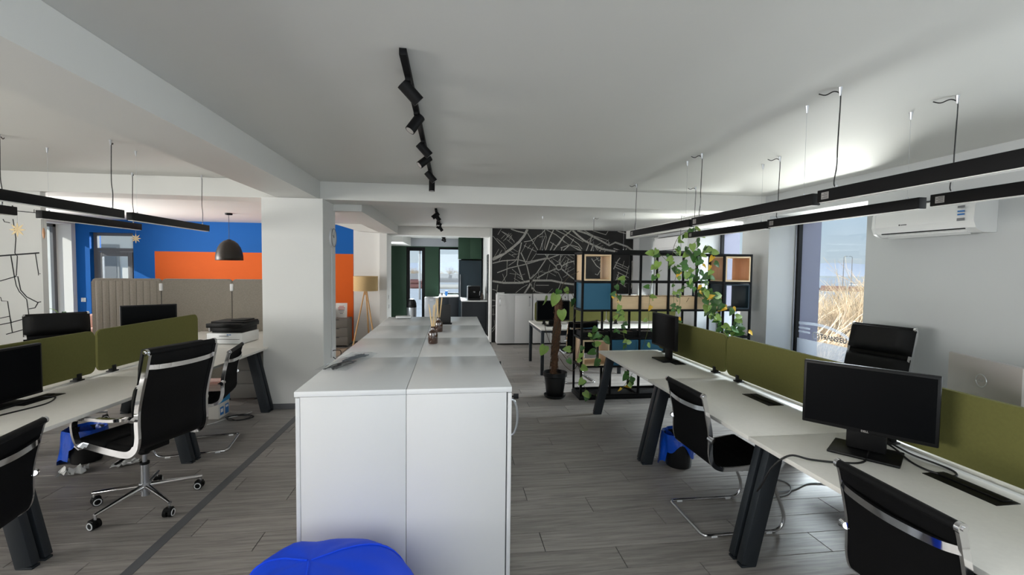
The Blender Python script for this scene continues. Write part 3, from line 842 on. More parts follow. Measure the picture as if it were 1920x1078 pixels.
# things on the island
def diffuser(loc, label, n):
    t = thing('reed_diffuser', label, 'diffuser', loc, 0, 'reed diffusers on the island')
    MB().lathe([(0, 0), (0.033, 0), (0.037, 0.006), (0.037, 0.07), (0.034, 0.085), (0.018, 0.098), (0.015, 0.104), (0.015, 0.122), (0.0165, 0.124), (0.0165, 0.13), (0.011, 0.13), (0, 0.128)]).build('bottle', 'amber_glass', t)
    rr = random.Random(n)
    for i in range(7):
        a = rr.uniform(0, 2 * PI)
        r = rr.uniform(0.012, 0.04)
        MB().cyl((0.006 * math.cos(a + 2), 0.006 * math.sin(a + 2), 0.03), (r * math.cos(a), r * math.sin(a), rr.uniform(0.27, 0.31)), 0.0028, seg=6).build('reed', 'reed_tan', t)
diffuser((-0.142, 3.46, CH), 'amber bottle with reed sticks standing nearest on the white island', 3)
diffuser((-0.118, 4.09, CH), 'brown bottle with reed sticks behind the nearer diffuser, before the dark block', 5)
t = thing('menu_holder', 'dark speckled upright card block on a small black base on the island', 'sign holder', (-0.075, 4.62, CH))
MB().box(-0.075, 0.075, -0.03, 0.05, 0, 0.012, 0.003).build('base', 'black_plastic', t)
MB().box(-0.062, 0.062, 0.0, 0.022, 0.012, 0.20, 0.002).build('block', 'mural_black', t)
t = thing('router', 'flat white network box lying at the far end of the island', 'router', (-0.54, 5.18, CH), 0.1)
MB().box(-0.085, 0.085, -0.05, 0.05, 0.004, 0.026, 0.008).build('case', 'white_plastic', t)
ft = MB()
for x in (-0.06, 0.06):
    for y in (-0.03, 0.03):
        ft.cyl((x, y, 0), (x, y, 0.005), 0.006, seg=8)
ft.build('feet', 'rubber_dark', t)
# clear bag with cable bundles
t = thing('plastic_bag', 'clear plastic bag of dark cables lying on the island', 'bag', (-0.615, 2.85, CH), -0.20)
bg = MB()
n1, n2 = 12, 24
rr = random.Random(4)
top = [[None] * (n2 + 1) for _ in range(n1 + 1)]
for i in range(n1 + 1):
    for j in range(n2 + 1):
        u, v = i / n1 * 2 - 1, j / n2 * 2 - 1
        e = max(0, (1 - u ** 4) * (1 - v ** 4)) ** 0.6
        z = 0.002 + e * (0.013 + 0.008 * math.sin(5 * u + 3 * v) * math.sin(7 * v) + rr.uniform(0, 0.008))
        top[i][j] = bg.bm.verts.new((u * 0.085 * (1 + 0.06 * math.sin(5 * v)), v * 0.26, z))
for i in range(n1):
    for j in range(n2):
        bg.bm.faces.new((top[i][j], top[i + 1][j], top[i + 1][j + 1], top[i][j + 1]))
bg.build('film', 'clear_bag', t)
for cy, col in ((-0.13, 'ink_dark'), (0.08, 'clear_plastic_print')):
    m = MB()
    for q in range(16):
        x0, x1 = rr.uniform(-0.045, 0.02), rr.uniform(-0.02, 0.05)
        ym = cy + rr.uniform(-0.02, 0.02)
        m.tube(smooth_path([(x0, ym - 0.09 + rr.uniform(-0.02, 0.02), 0.004), ((x0 + x1) / 2 + rr.uniform(-0.015, 0.015), ym, 0.006 + rr.uniform(0, 0.007)), (x1, ym + 0.09 + rr.uniform(-0.02, 0.02), 0.004)], 4), 0.0027, 5)
    m.build('cable_bundle', col, t)

# white cabinets below the street map
for k_ in range(4):
    pos = ['at its kitchen end', 'second from the kitchen', 'behind the desk monitor', 'at its window end'][k_]
    t = thing('file_cabinet', f'white two-door cabinet under the street map, {pos}', 'cabinet', (0.97 + 0.8 * k_ + 0.787, 9.845, 0), PI / 2, 'white cabinets under the street map')
    # built facing -y: rotate local so that the doors look at the room
    t.rotation_euler = (0, 0, PI / 2)
    t.location = (0.97 + 0.8 * k_ + 0.787, 10.17, 0)
    CD0 = CD
    CD = 0.34
    cabinet_parts(t, -1)
    CD = CD0
t = thing('paper_box', 'small flat white box on the cabinet nearest the kitchen', 'box', (1.07, 9.99, 1.12))
MB().box(-0.075, 0.075, -0.05, 0.05, 0, 0.018, 0.003).build('tray', 'paper_white', t)
MB().box(-0.077, 0.077, -0.052, 0.052, 0.0182, 0.026, 0.002).build('lid', 'paper_white', t)
# ================================================================== BENCH DESKS
ML, DW, DH = 1.36, 0.725, 0.74
def bench(loc, rz, label, gromm=(True, True)):
    """double bench desk: two tops back to back on splayed A legs; runs along local y"""
    t = thing('bench_desk', label, 'desk', loc, rz, 'double bench desks')
    L2 = ML / 2 - 0.0025
    for s in (-1, 1):
        tp = MB()
        x0, x1 = s * 0.035, s * (0.035 + DW)
        tp.box(min(x0, x1), max(x0, x1), -L2, L2, DH - 0.025, DH, 0.002, 0)
        tp.build('tabletop', 'desk_top', t)
        g = MB()
        x0, x1 = s * 0.115, s * 0.235
        g.box(min(x0, x1), max(x0, x1), -0.15, 0.15, DH - 0.004, DH + 0.003, 0.0015)
        x0, x1 = s * 0.125, s * 0.178
        g.box(min(x0, x1), max(x0, x1), -0.13, 0.13, DH + 0.002, DH + 0.009, 0.003)
        g.build('cable_flap', 'black_plastic', t)
        for y in (-L2 + 0.035, L2 - 0.035):
            lg = MB()
            A, B = Vector((s * 0.775, y, 0.0)), Vector((s * 0.615, y, DH - 0.027))
            lg.bar(A + Vector((0, 0, 0.012)), B, 0.05, 0.095, (0, 1, 0) if False else (1, 0, 0), bev=0.005)
            lg.box(min(A.x - 0.045, A.x + 0.045), max(A.x - 0.045, A.x + 0.045), y - 0.024, y + 0.024, 0.0, 0.014, 0.003)
            lg.build('leg', 'dark_metal', t)
    fr = MB()
    for y in (-L2 + 0.035, L2 - 0.035):
        fr.box(-0.62, 0.62, y - 0.022, y + 0.022, DH - 0.075, DH - 0.027, 0.003)
    for x in (-0.45, 0.45):
        fr.box(x - 0.02, x + 0.02, -L2 + 0.06, L2 - 0.06, DH - 0.065, DH - 0.028, 0.003)
    fr.build('frame', 'dark_metal', t)
    MB().box(-0.033, 0.033, -L2, L2, DH - 0.05, DH - 0.012, 0.003).build('cable_channel', 'white_edge', t)
    MB().box(-0.13, 0.13, -L2 + 0.15, L2 - 0.15, DH - 0.19, DH - 0.17).box(-0.132, -0.128, -L2 + 0.15, L2 - 0.15, DH - 0.19, DH - 0.03).box(0.128, 0.132, -L2 + 0.15, L2 - 0.15, DH - 0.19, DH - 0.03).build('cable_tray', 'dark_metal', t, smooth=False)
    return t

def desk_screen(loc, rz, label, w=1.335, h=0.345, z0=0.775, fabric='olive_fabric'):
    """fabric screen with rounded corners clamped to the desk; runs along local y"""
    t = thing('desk_screen', label, 'screen', loc, rz, 'olive desk screens')
    p = MB().prism(rrect(w, h, 0.05, 6), (-0.014, 0, z0 + h / 2), (0, 1, 0), (0, 0, 1), 0.028)
    es = [e for e in p.bm.edges if abs(e.verts[0].co.x - e.verts[1].co.x) < 1e-6]
    bmesh.ops.bevel(p.bm, geom=es, offset=0.005, segments=2, affect='EDGES')
    p.build('panel', fabric, t, ang=50)
    for y in (-w / 2 + 0.16, w / 2 - 0.16):
        c = MB()
        c.box(-0.03, 0.03, y - 0.035, y + 0.035, 0.7415, 0.753, 0.003)
        c.box(-0.019, 0.019, y - 0.022, y + 0.022, 0.752, z0 + 0.025, 0.003)
        c.build('clamp', 'black_plastic', t)
    return t

pos_r = ['farthest of the window-side bench, by the shelf divider', 'second from the shelf divider', 'wide monitor on its aisle side', 'closest to the viewer on the window side']
for i in range(4):
    bench((2.465, 4.42 - i * ML, 0), 0, 'white double desk on dark splayed legs, ' + pos_r[i])
scr_r = ['olive screen behind the monitor nearest the shelf divider', 'olive screen before the window, between two monitors', 'olive screen behind the wide monitor on the window bench', 'olive screen nearest the viewer on the window bench']
for i in range(4):
    desk_screen((2.445, 4.42 - i * ML, 0), 0, scr_r[i])

RL = math.radians(-4.4)
eL = Vector((math.sin(-RL), math.cos(RL), 0))
nL = Vector((-eL.y, eL.x, 0))
E0 = Vector((-2.245, 4.18, 0))
def onL(s, w, z=0.0):
    """point s along the left bench's aisle edge from the seam, w across towards the left wall"""
    p = E0 + eL * s + nL * w
    p.z = z
    return p
pos_l = ['closest to the viewer on the lounge side', 'with the high-back chair pulled up, lounge side', 'second from the pillar on the lounge side', 'carrying the printer behind the pillar']
for i in range(4):
    bench(onL((i - 1.5) * ML, 0.76), RL, 'white double desk on dark splayed legs, ' + pos_l[i])
scr_l = ['olive screen closest to the viewer on the lounge-side bench', 'olive screen beside the dark monitor, in front of the office chair back', 'olive screen behind the high-back chair, monitor showing above it']
for i in range(3):
    desk_screen(onL((i - 1.5) * ML + 0.01, 0.76), RL, scr_l[i], h=0.355)

# far desk between the shelf divider and the white cabinets, running along x
for i, lab in enumerate(['white desk with square dark legs under the street map, monitor on it', 'white desk end by the far window behind the shelf divider']):
    t = thing('meeting_desk', lab, 'desk', (2.02 + i * 1.27, 7.55, 0), 0, 'white desks under the street map')
    for s in (-1, 1):
        y0, y1 = s * 0.02, s * 0.585
        MB().box(-0.632, 0.632, min(y0, y1), max(y0, y1), DH - 0.025, DH, 0.002).build('tabletop', 'desk_top', t)
        for x in ([-0.6, 0.6] if i else [-0.6]):
            MB().box(x - 0.025, x + 0.025, s * 0.545 - 0.025, s * 0.545 + 0.025, 0.0, DH - 0.026, 0.003).build('leg', 'dark_metal', t)
    f = MB()
    for x in (-0.6, 0.6):
        f.box(x - 0.02, x + 0.02, -0.52, 0.52, DH - 0.075, DH - 0.026, 0.003)
    for y in (-0.5, 0.5):
        f.box(-0.58, 0.58, y - 0.02, y + 0.02, DH - 0.07, DH - 0.026, 0.003)
    f.build('frame', 'dark_metal', t)
    MB().box(-0.35, 0.25, -0.30, -0.05, DH - 0.15, DH - 0.076, 0.01).build('cable_tray', 'dark_metal', t)
    desk_screen((2.02 + i * 1.27, 7.56, 0), PI / 2, ['olive rounded screen behind the monitor under the street map', 'olive screen seen through the shelf divider by the far window'][i], 1.25, 0.34, 0.79)

# ================================================================== CHAIRS
def sling_profile(top, lean=0.0):
    return [(0.245, 0.452), (0.225, 0.466), (0.16, 0.462), (0.02, 0.442), (-0.12, 0.436), (-0.185, 0.446), (-0.225, 0.475), (-0.243, 0.53), (-0.246, 0.60), (-0.25, 0.68), (-0.268, 0.77), (-0.292, top - 0.03), (-0.302, top)]
def spline2(p, n=5):
    return [(v.y, v.z) for v in smooth_path([(0, a, b) for a, b in p], n)]

def visitor_chair(loc, rz, label):
    t = thing('visitor_chair', label, 'chair', loc, rz, 'black cantilever chairs')
    top = 0.905
    prof = spline2(sling_profile(top))
    s = MB().strip(prof, -0.222, 0.222, 0.016)
    s.build('sling', 'black_fabric', t, ang=60)
    rb = MB()
    for i in range(3, len(prof) - 6, 2):          # raised ribs of the sling
        y, z = prof[i]
        rb.box(-0.215, 0.215, y - 0.004, y + 0.004, z - 0.0105, z + 0.0105, 0.002, seg=1)
    rb.build('seat_ribs', 'black_fabric', t)
    rl = MB().cyl((-0.232, -0.304, top + 0.004), (0.232, -0.304, top + 0.004), 0.0165, seg=16)
    rl.build('top_roll', 'black_leather', t)
    for x in (-1, 1):
        c = MB().cyl((x * 0.226, -0.304, top + 0.004), (x * 0.241, -0.304, top + 0.004), 0.0185, seg=18)
        c.cyl((x * 0.240, -0.304, top + 0.004), (x * 0.246, -0.304, top + 0.004), 0.008, seg=12)
        c.build('end_cap', 'chrome', t)
        f = MB().tube([(x * 0.229, y, z) for y, z in prof], 0.01, flat=(0.0065, 0.0135), up=(1, 0, 0))
        f.cyl((x * 0.228, -0.262, 0.645), (x * 0.262, -0.245, 0.635), 0.013, 0.020, seg=12)
        f.build('side_frame', 'chrome', t)
    bb = MB().tube(smooth_path([(-0.226, -0.287, 0.83), (-0.16, -0.312, 0.823), (0, -0.325, 0.818), (0.16, -0.312, 0.823), (0.226, -0.287, 0.83)], 5), 0.01, flat=(0.014, 0.007), up=(0, 0, 1))
    bb.build('back_bar', 'chrome', t)
    h = 0.011
    path = [(-0.20, 0.02, 0.42), (-0.20, 0.15, 0.425), (-0.20, 0.22, 0.40), (-0.205, 0.262, 0.34), (-0.215, 0.272, 0.27), (-0.222, 0.235, 0.19), (-0.222, 0.20, 0.13)]
    lo = [(-0.222, 0.255, 0.085), (-0.222, 0.272, 0.05), (-0.222, 0.25, 0.022), (-0.222, 0.20, h)]
    path = [(-0.20, 0.0, 0.418), (-0.20, 0.12, 0.42), (-0.205, 0.19, 0.40), (-0.215, 0.20, 0.36), (-0.222, 0.215, 0.30), (-0.222, 0.245, 0.22), (-0.222, 0.278, 0.14), (-0.222, 0.286, 0.09), (-0.222, 0.27, 0.04), (-0.222, 0.225, h + 0.002), (-0.222, 0.15, h), (-0.222, -0.1, h), (-0.222, -0.235, h), (-0.212, -0.262, h), (-0.185, -0.272, h), (-0.1, -0.273, h)]
    full = path + [(-x, y, z) for x, y, z in path[::-1]]
    MB().tube(smooth_path(full, 4), h, 10).build('sled_frame', 'chrome', t, ang=60)
    u = MB()
    u.box(-0.2, 0.2, -0.02, 0.02, 0.405, 0.427, 0.003)
    u.box(-0.2, 0.2, 0.10, 0.13, 0.408, 0.43, 0.003)
    u.build('seat_brace', 'black_metal', t)
    g = MB()
    for x in (-0.222, 0.222):
        for y in (-0.2, 0.18):
            g.box(x - 0.012, x + 0.012, y - 0.02, y + 0.02, 0.0, 0.012, 0.002)
    g.build('glide_pads', 'white_plastic', t)
    return t

def office_chair(loc, rz, label, star=0.63, pads=True):
    t = thing('office_chair', label, 'chair', loc, rz, 'black high-back office chairs')
    # base
    for i in range(5):
        a = star + i * 2 * PI / 5 - rz
        ca, sa = math.cos(a), math.sin(a)
        l = MB().tube([(0.02 * ca, 0.02 * sa, 0.128), (0.17 * ca, 0.17 * sa, 0.112), (0.335 * ca, 0.335 * sa, 0.092)], [0.021, 0.016, 0.011], 10)
        l.cyl((0.328 * ca, 0.328 * sa, 0.095), (0.328 * ca, 0.328 * sa, 0.058), 0.0075, seg=10)
        lg = l.build('base_leg', 'chrome', t, ang=60)
        b = a + 1.0 + i * 0.7
        ux, uy = math.cos(b), math.sin(b)
        cx, cy = 0.328 * ca - 0.012 * uy, 0.328 * sa + 0.012 * ux
        c = MB()
        for s in (-1, 1):
            c.cyl((cx + ux * s * 0.007, cy + uy * s * 0.007, 0.029), (cx + ux * s * 0.027, cy + uy * s * 0.027, 0.029), 0.029, seg=18)
        c.obox((cx, cy, 0.05), (ux, uy, 0), (-uy, ux, 0), (0, 0, 1), 0.024, 0.024, 0.012, 0, 0.006)
        for s in (-1, 1):
            n = 18
            ring = []
            for k in range(n):
                th = 2 * PI * k / n
                ring.append((cx + ux * s * 0.0275 - uy * math.cos(th) * 0.021, cy + uy * s * 0.0275 + ux * math.cos(th) * 0.021, 0.029 + math.sin(th) * 0.021))
            c.tube(ring, 0.0035, 6, True, mi=1)
        c.build('caster', ['black_plastic', 'white_plastic'], lg)
    gl = MB().cyl((0, 0, 0.10), (0, 0, 0.155), 0.034, seg=20)
    gl.cyl((0, 0, 0.06), (0, 0, 0.30), 0.025, seg=18)
    gl.cyl((0, 0, 0.30), (0, 0, 0.42), 0.014, seg=14)
    gl.build('gas_lift', 'brushed_steel', t)
    MB().cyl((0, 0, 0.285), (0, 0, 0.302), 0.029, seg=18).build('collar', 'black_plastic', t)
    mc = MB().box(-0.09, 0.09, -0.12, 0.12, 0.405, 0.452, 0.01)
    mc.lathe([(0.03, 0.36), (0.05, 0.39), (0.07, 0.41)], seg=14)
    mc.bar((0.06, 0.03, 0.415), (0.26, 0.08, 0.395), 0.016, 0.012, bev=0.003)
    mc.bar((-0.06, -0.03, 0.415), (-0.24, -0.07, 0.39), 0.016, 0.012, bev=0.003)
    mc.build('mechanism', 'black_plastic', t)
    top = 1.135
    prof = [(0.262, 0.470), (0.245, 0.492), (0.18, 0.497), (0.02, 0.480), (-0.12, 0.470), (-0.19, 0.478), (-0.235, 0.515), (-0.252, 0.58), (-0.25, 0.66), (-0.255, 0.76), (-0.283, 0.88), (-0.318, 1.0), (-0.345, top - 0.03), (-0.354, top)]
    sp_ = spline2(prof)
    MB().strip(sp_, -0.232, 0.232, 0.014).build('shell', 'black_leather', t, ang=60)
    # soft pads on the front side
    def pad(z0, z1, nm, th=0.082):
        seg = [(y, z) for y, z in sp_ if z0 - 0.008 <= z <= z1 + 0.008 and y < -0.15]
        n = len(seg)
        pts = []
        for i, (y, z) in enumerate(seg):
            u = i / max(1, n - 1) * 2 - 1
            k = th * max(0.0, 1 - abs(u) ** 5) ** 0.6
            ta = Vector((0, seg[min(i + 1, n - 1)][0] - seg[max(i - 1, 0)][0], seg[min(i + 1, n - 1)][1] - seg[max(i - 1, 0)][1])).normalized()
            pts.append((y, z, ta, k))
        m = MB()
        rows = []
        N = 10
        for y, z, ta, k in pts:
            nn = Vector((0, ta.z, -ta.y))
            r_ = []
            for j in range(N + 1):
                v = j / N * 2 - 1
                e = k * max(0.0, 1 - abs(v) ** 16) ** 0.6
                p = Vector((v * 0.258, y, z)) + nn * (0.007 + e)
                r_.append(m.bm.verts.new(p))
            rows.append(r_)
        for A, B in zip(rows[:-1], rows[1:]):
            for j in range(N):
                m.bm.faces.new((A[j], A[j + 1], B[j + 1], B[j]))
        back = []
        for y, z, ta, k in pts:
            nn = Vector((0, ta.z, -ta.y))
            back.append([m.bm.verts.new(Vector((v * 0.238, y, z)) + nn * 0.002) for v in (-1, 1)])
        for A, B in zip(back[:-1], back[1:]):
            m.bm.faces.new((A[1], A[0], B[0], B[1]))
        for i in range(len(rows) - 1):
            m.bm.faces.new((rows[i][0], rows[i + 1][0], back[i + 1][0], back[i][0]))
            m.bm.faces.new((rows[i][N], back[i][1], back[i + 1][1], rows[i + 1][N]))
        for q, i in ((0, 0), (1, -1)):
            m.bm.faces.new([back[i][0]] + rows[i] + [back[i][1]])
        m.build(nm, 'black_leather', t, ang=70)
    pad(0.93, 1.15, 'headrest')
    pad(0.72, 0.918, 'back_pad')
    pad(0.53, 0.71, 'back_pad')
    st_ = MB().box(-0.243, 0.243, 0.02, 0.255, 0.482, 0.535, 0.022, seg=3)
    st_.build('seat_pad', 'black_leather', t, ang=60)
    st_ = MB().box(-0.243, 0.243, -0.215, 0.012, 0.470, 0.525, 0.022, seg=3)
    st_.build('seat_pad', 'black_leather', t, ang=60)
    MB().cyl((-0.24, -0.356, top + 0.004), (0.24, -0.356, top + 0.004), 0.02, seg=16).build('top_roll', 'black_leather', t)
    for x in (-1, 1):
        c = MB().cyl((x * 0.236, -0.356, top + 0.004), (x * 0.252, -0.356, top + 0.004), 0.022, seg=18)
        c.cyl((x * 0.25, -0.356, top + 0.004), (x * 0.258, -0.356, top + 0.004), 0.009, seg=12)
        c.build('end_cap', 'chrome', t)
        f = MB().tube([(x * 0.243, y - 0.012, z - 0.004) for y, z in sp_], 0.01, flat=(0.009, 0.022), up=(1, 0, 0))
        f.build('side_frame', 'chrome', t)
        arm = smooth_path([(x * 0.252, -0.258, 0.70), (x * 0.285, -0.22, 0.715), (x * 0.30, -0.12, 0.705), (x * 0.302, 0.06, 0.70), (x * 0.30, 0.16, 0.688), (x * 0.295, 0.195, 0.655), (x * 0.288, 0.20, 0.58), (x * 0.272, 0.195, 0.51), (x * 0.25, 0.185, 0.483)], 5)
        MB().tube(arm, 0.01, flat=(0.017, 0.0095), up=(1, 0, 0.001)).build('armrest', 'chrome', t)
    bb = MB().tube(smooth_path([(-0.238, -0.345, 1.045), (-0.16, -0.372, 1.038), (0, -0.386, 1.035), (0.16, -0.372, 1.038), (0.238, -0.345, 1.045)], 5), 0.01, flat=(0.015, 0.008), up=(0, 0, 1))
    bb.build('back_bar', 'chrome', t)
    return t

D = math.radians
visitor_chair((1.86, 2.845, 0), D(-90), 'black cantilever chair on a chrome sled, tucked under the window-side bench beside the blue bin')
visitor_chair((1.88, 1.40, 0), D(-92), 'black cantilever chair in the foreground before the wide monitor')
visitor_chair((-2.33, 4.52, 0), D(101), 'black cantilever chair beside the cardboard box on the lounge side')
visitor_chair((-2.29, 2.25, 0), D(100), 'black cantilever chair cut off by the frame edge, lounge side')
visitor_chair((1.88, 6.72, 0), D(4), 'black cantilever chair behind the shelf divider, at the desk under the street map')
office_chair((-2.15, 3.46, 0), D(69), 'black high-back chair with chrome arms rolled back into the walkway', star=0.63)
office_chair((-3.98, 5.2, 0), D(-138), 'black office chair behind the olive screens, before the wall with the line map', star=2.47 - PI)
oc = office_chair((3.50, 3.50, 0), D(104), 'black high-back padded chair facing the room by the window', star=0.2)
oc.scale = (1, 1, 1.055)

# ================================================================== MONITORS
def monitor(loc, rz, label, w=0.54, h=0.325, z0=0.885, back='black_plastic', front='screen_black', base=(0.25, 0.19), neck=0.06, logo=None, slim=False):
    """flat monitor looking along local -y"""
    t = thing('monitor', label, 'monitor', loc, rz)
    zc = z0 + h / 2
    b = MB().box(-w / 2, w / 2, -0.008, 0.022, z0, z0 + h, 0.005)
    if not slim:
        b.box(-w / 2 + 0.08, w / 2 - 0.08, 0.021, 0.045, z0 + 0.06, z0 + h - 0.06, 0.01)
    b.build('housing', back, t)
    MB().box(-w / 2 + 0.004, w / 2 - 0.004, -0.0115, -0.0075, z0 + 0.004, z0 + h - 0.004, 0.001).build('bezel', 'black_plastic', t)
    MB().box(-w / 2 + 0.014, w / 2 - 0.014, -0.0125, -0.0116, z0 + 0.02, z0 + h - 0.014).build('display', front, t, smooth=False)
    n = MB().box(-neck, neck, 0.046, 0.075, 0.755, zc + 0.05, 0.008) if not slim else MB().box(-neck * 0.6, neck * 0.6, 0.0225, 0.045, 0.755, z0 + 0.05, 0.006)
    n.build('neck', 'black_plastic', t)
    MB().box(-base[0] / 2, base[0] / 2, -0.07, base[1] - 0.07, 0.7405, 0.754, 0.004).build('stand_base', 'black_plastic', t)
    if logo:
        text_mesh('maker_lettering', logo, 0.014, 'silver_plastic', t, frame_mat((0, -0.0122, z0 + 0.006), (1, 0, 0), (0, 0, 1)), 0.0004, 'CENTER', 0.0004)
    return t
# wide monitor on the window bench
monitor((2.13, 2.06, 0), D(-52), 'wide black monitor on a flat stand, cable trailing over the desk edge', 0.56, 0.345, 0.862, base=(0.30, 0.24), neck=0.085, logo='DELL')
monitor((2.215, 4.50, 0), D(-88), 'black monitor before the olive screen nearest the shelf divider', 0.50, 0.355, 0.875)
monitor((2.945, 2.13, 0), D(72), 'monitor showing its silver back above the olive screen', 0.49, 0.31, 0.91, back='silver_plastic', slim=True)
for o in bpy.data.objects:
    if o.name.startswith('monitor') and o.get('label', '').startswith('monitor showing'):
        lg = MB()
        lg.tube([(0.035 * math.cos(2 * PI * i / 24), 0.0225, 1.10 + 0.035 * math.sin(2 * PI * i / 24)) for i in range(24)], 0.003, 6, True)
        lg.build('round_emblem', 'brushed_steel', o)
        text_mesh('maker_lettering', 'DELL', 0.02, 'brushed_steel', o, frame_mat((0, 0.0222, 1.093), (-1, 0, 0), (0, 0, 1)), 0.001)
monitor(onL(-0.85, 0.645), RL + D(90), 'black monitor at the frame edge in front of the olive screens', 0.54, 0.36, 0.765, base=(0.25, 0.14))
monitor(onL(1.28, 1.22), RL + D(38), 'black monitor rising above the far olive screen before the grey felt partition', 0.50, 0.34, 0.90, slim=True)
monitor((1.66, 7.32, 0), D(2), 'black monitor on the desk under the street map, by the tall plant', 0.56, 0.335, 0.83)

# ================================================================== LIGHT FIXTURES
def pendant_bar(x, y0, y1, z, zc, label, cable_end=1, along='y', wires=True, tag_=True):
    """slim black bar lamp hung from the ceiling on wires with a power cable"""
    t = thing('linear_pendant', label, 'lamp', (x, y0, z) if along == 'y' else (y0, x, z), 0 if along == 'y' else -PI / 2, 'black linear pendants')
    L = y1 - y0
    h = MB().box(-0.026, 0.026, 0, L, 0.004, 0.072, 0.002)
    h.build('housing', 'black_metal', t)
    MB().box(-0.020, 0.020, 0.01, L - 0.01, 0.0, 0.0039, 0.001).build('diffuser', 'diffuser', t)
    H = zc - z
    ys = (0.10, L - 0.10)
    for i, y in enumerate(ys):
        far = (i == 1) if cable_end == 1 else (i == 0)
        w = MB().cyl((0, y, 0.07), (0, y, H - 0.02), 0.0009, seg=6)
        w.cyl((0, y, H - 0.045), (0, y, H), 0.004, 0.011, seg=10)
        w.cyl((0, y, 0.07), (0, y, 0.085), 0.006, seg=8)
        w.build('suspension_wire', 'brushed_steel', t)
        if far:
            cb = smooth_path([(0.004, y, 0.072), (-0.004, y + 0.012, 0.10), (0.003, y + 0.005, 0.2), (-0.002, y, 0.3), (0.004, y, H - 0.06), (0.0, y + 0.004, H - 0.03), (-0.012, y + 0.03, H - 0.012), (-0.03, y + 0.065, H - 0.02), (-0.045, y + 0.095, H - 0.004)], 5)
            MB().tube(cb, 0.0033, 7).build('power_cable', 'cable_black', t)
    if tag_:
        yl = L - 0.055 if cable_end == 1 else 0.055
        m = MB().box(-0.0275, -0.0262, yl - 0.025, yl + 0.025, 0.018, 0.056)
        lab = m.build('rating_label', 'silver_plastic', t, smooth=False)
        m = MB()
        for q in range(4):
            m.box(-0.0279, -0.0275, yl - 0.02, yl + (0.02 if q % 2 else 0.008), 0.048 - q * 0.008, 0.0505 - q * 0.008)
        m.build('print_lines', 'ink_dark', lab, smooth=False)
    return t
ZP = 2.085
pendant_bar(2.09, 0.98, 2.36, ZP, CZ, 'black bar lamp nearest the viewer over the aisle side of the window bench')
pendant_bar(2.83, 0.98, 2.36, ZP, CZ, 'black bar lamp nearest the viewer over the wall side of the window bench')
pendant_bar(2.13, 2.44, 3.81, ZP, CZ, 'second black bar lamp over the aisle side of the window bench')
pendant_bar(2.85, 2.44, 3.79, ZP, CZ, 'black bar lamp crossing in front of the sunny window')
pendant_bar(2.15, 3.89, 5.26, ZP, CZ, 'third black bar lamp over the aisle side, next to the ceiling beam')
pendant_bar(2.91, 3.89, 5.29, ZP, CZ, 'black bar lamp with vine leaves touching its end')
pendant_bar(-2.76, 2.80, 4.23, 2.075, CZ, 'long black bar lamp nearest the viewer over the lounge-side bench, aisle row', tag_=False)
pendant_bar(-2.80, 4.39, 5.66, 2.075, CZ, 'black bar lamp over the lounge-side bench next to the pillar', tag_=False)
pendant_bar(-3.53, 2.80, 4.20, 2.075, CZ, 'black bar lamp cut by the frame edge over the lounge-side bench, wall row', tag_=False)
pendant_bar(-3.51, 4.40, 5.66, 2.075, CZ, 'black bar lamp over the lounge-side bench before the blue wall, wall row', tag_=False)
pendant_bar(7.62, 1.42, 2.52, 1.93, RZ, 'black bar lamp hanging before the street map', along='x', tag_=False)
pendant_bar(7.0, 2.62, 3.79, 1.93, RZ, 'black bar lamp behind the shelf divider near the far window', along='x', tag_=False)

def spot(par, y, side, yaw, drop):
    """track head: adapter, stem and tilted can"""
    a = MB().box(-0.014, 0.014, y - 0.045, y + 0.045, -0.052, -0.032, 0.003)
    a.cyl((0, y, -0.05), (0, y, -0.075), 0.008, seg=10)
    h = a.build('spot_head', 'black_metal', par)
    d = Vector((math.cos(yaw) * math.cos(drop), math.sin(yaw) * math.cos(drop), -math.sin(drop)))
    c = Vector((0, y, -0.085))
    m = MB().cyl(c - d * 0.045, c + d * 0.075, 0.0325, seg=22, cap=True)
    m.build('spot_can', 'black_metal', h)
    m = MB().cyl(c + d * 0.0751, c + d * 0.0755, 0.027, seg=20)
    m.build('lens', 'silver_plastic', h)
def track(loc, L, heads, label):
    t = thing('track_light', label, 'lamp', loc, 0, 'ceiling spot tracks')
    r = MB().box(-0.017, 0.017, 0, L, -0.032, 0, 0.002)
    r.build('rail', 'black_metal', t)
    for y, s, yaw, drop in heads:
        spot(t, y, s, yaw, drop)
track((-0.23, 2.17, CZ), 3.40, [(0.28, 1, D(20), D(42)), (0.80, -1, D(205), D(55)), (1.44, 1, D(15), D(45)), (1.84, -1, D(200), D(40)), (2.50, 1, D(10), D(48)), (3.0, 1, D(270), D(84))], 'black ceiling track with six spots over the island')
track((-0.25, 6.95, RZ), 2.9, [(0.15, -1, D(190), D(40)), (0.42, 1, D(5), D(50)), (1.2, 1, D(260), D(70)), (1.9, -1, D(195), D(60)), (2.5, 1, D(10), D(55))], 'black ceiling track with five spots beyond the cross beam')
track((-0.22, 11.1, KZ), 1.2, [(0.2, 1, D(20), D(50)), (0.55, -1, D(200), D(60)), (0.9, 1, D(10), D(60))], 'small black spot track in the kitchen')

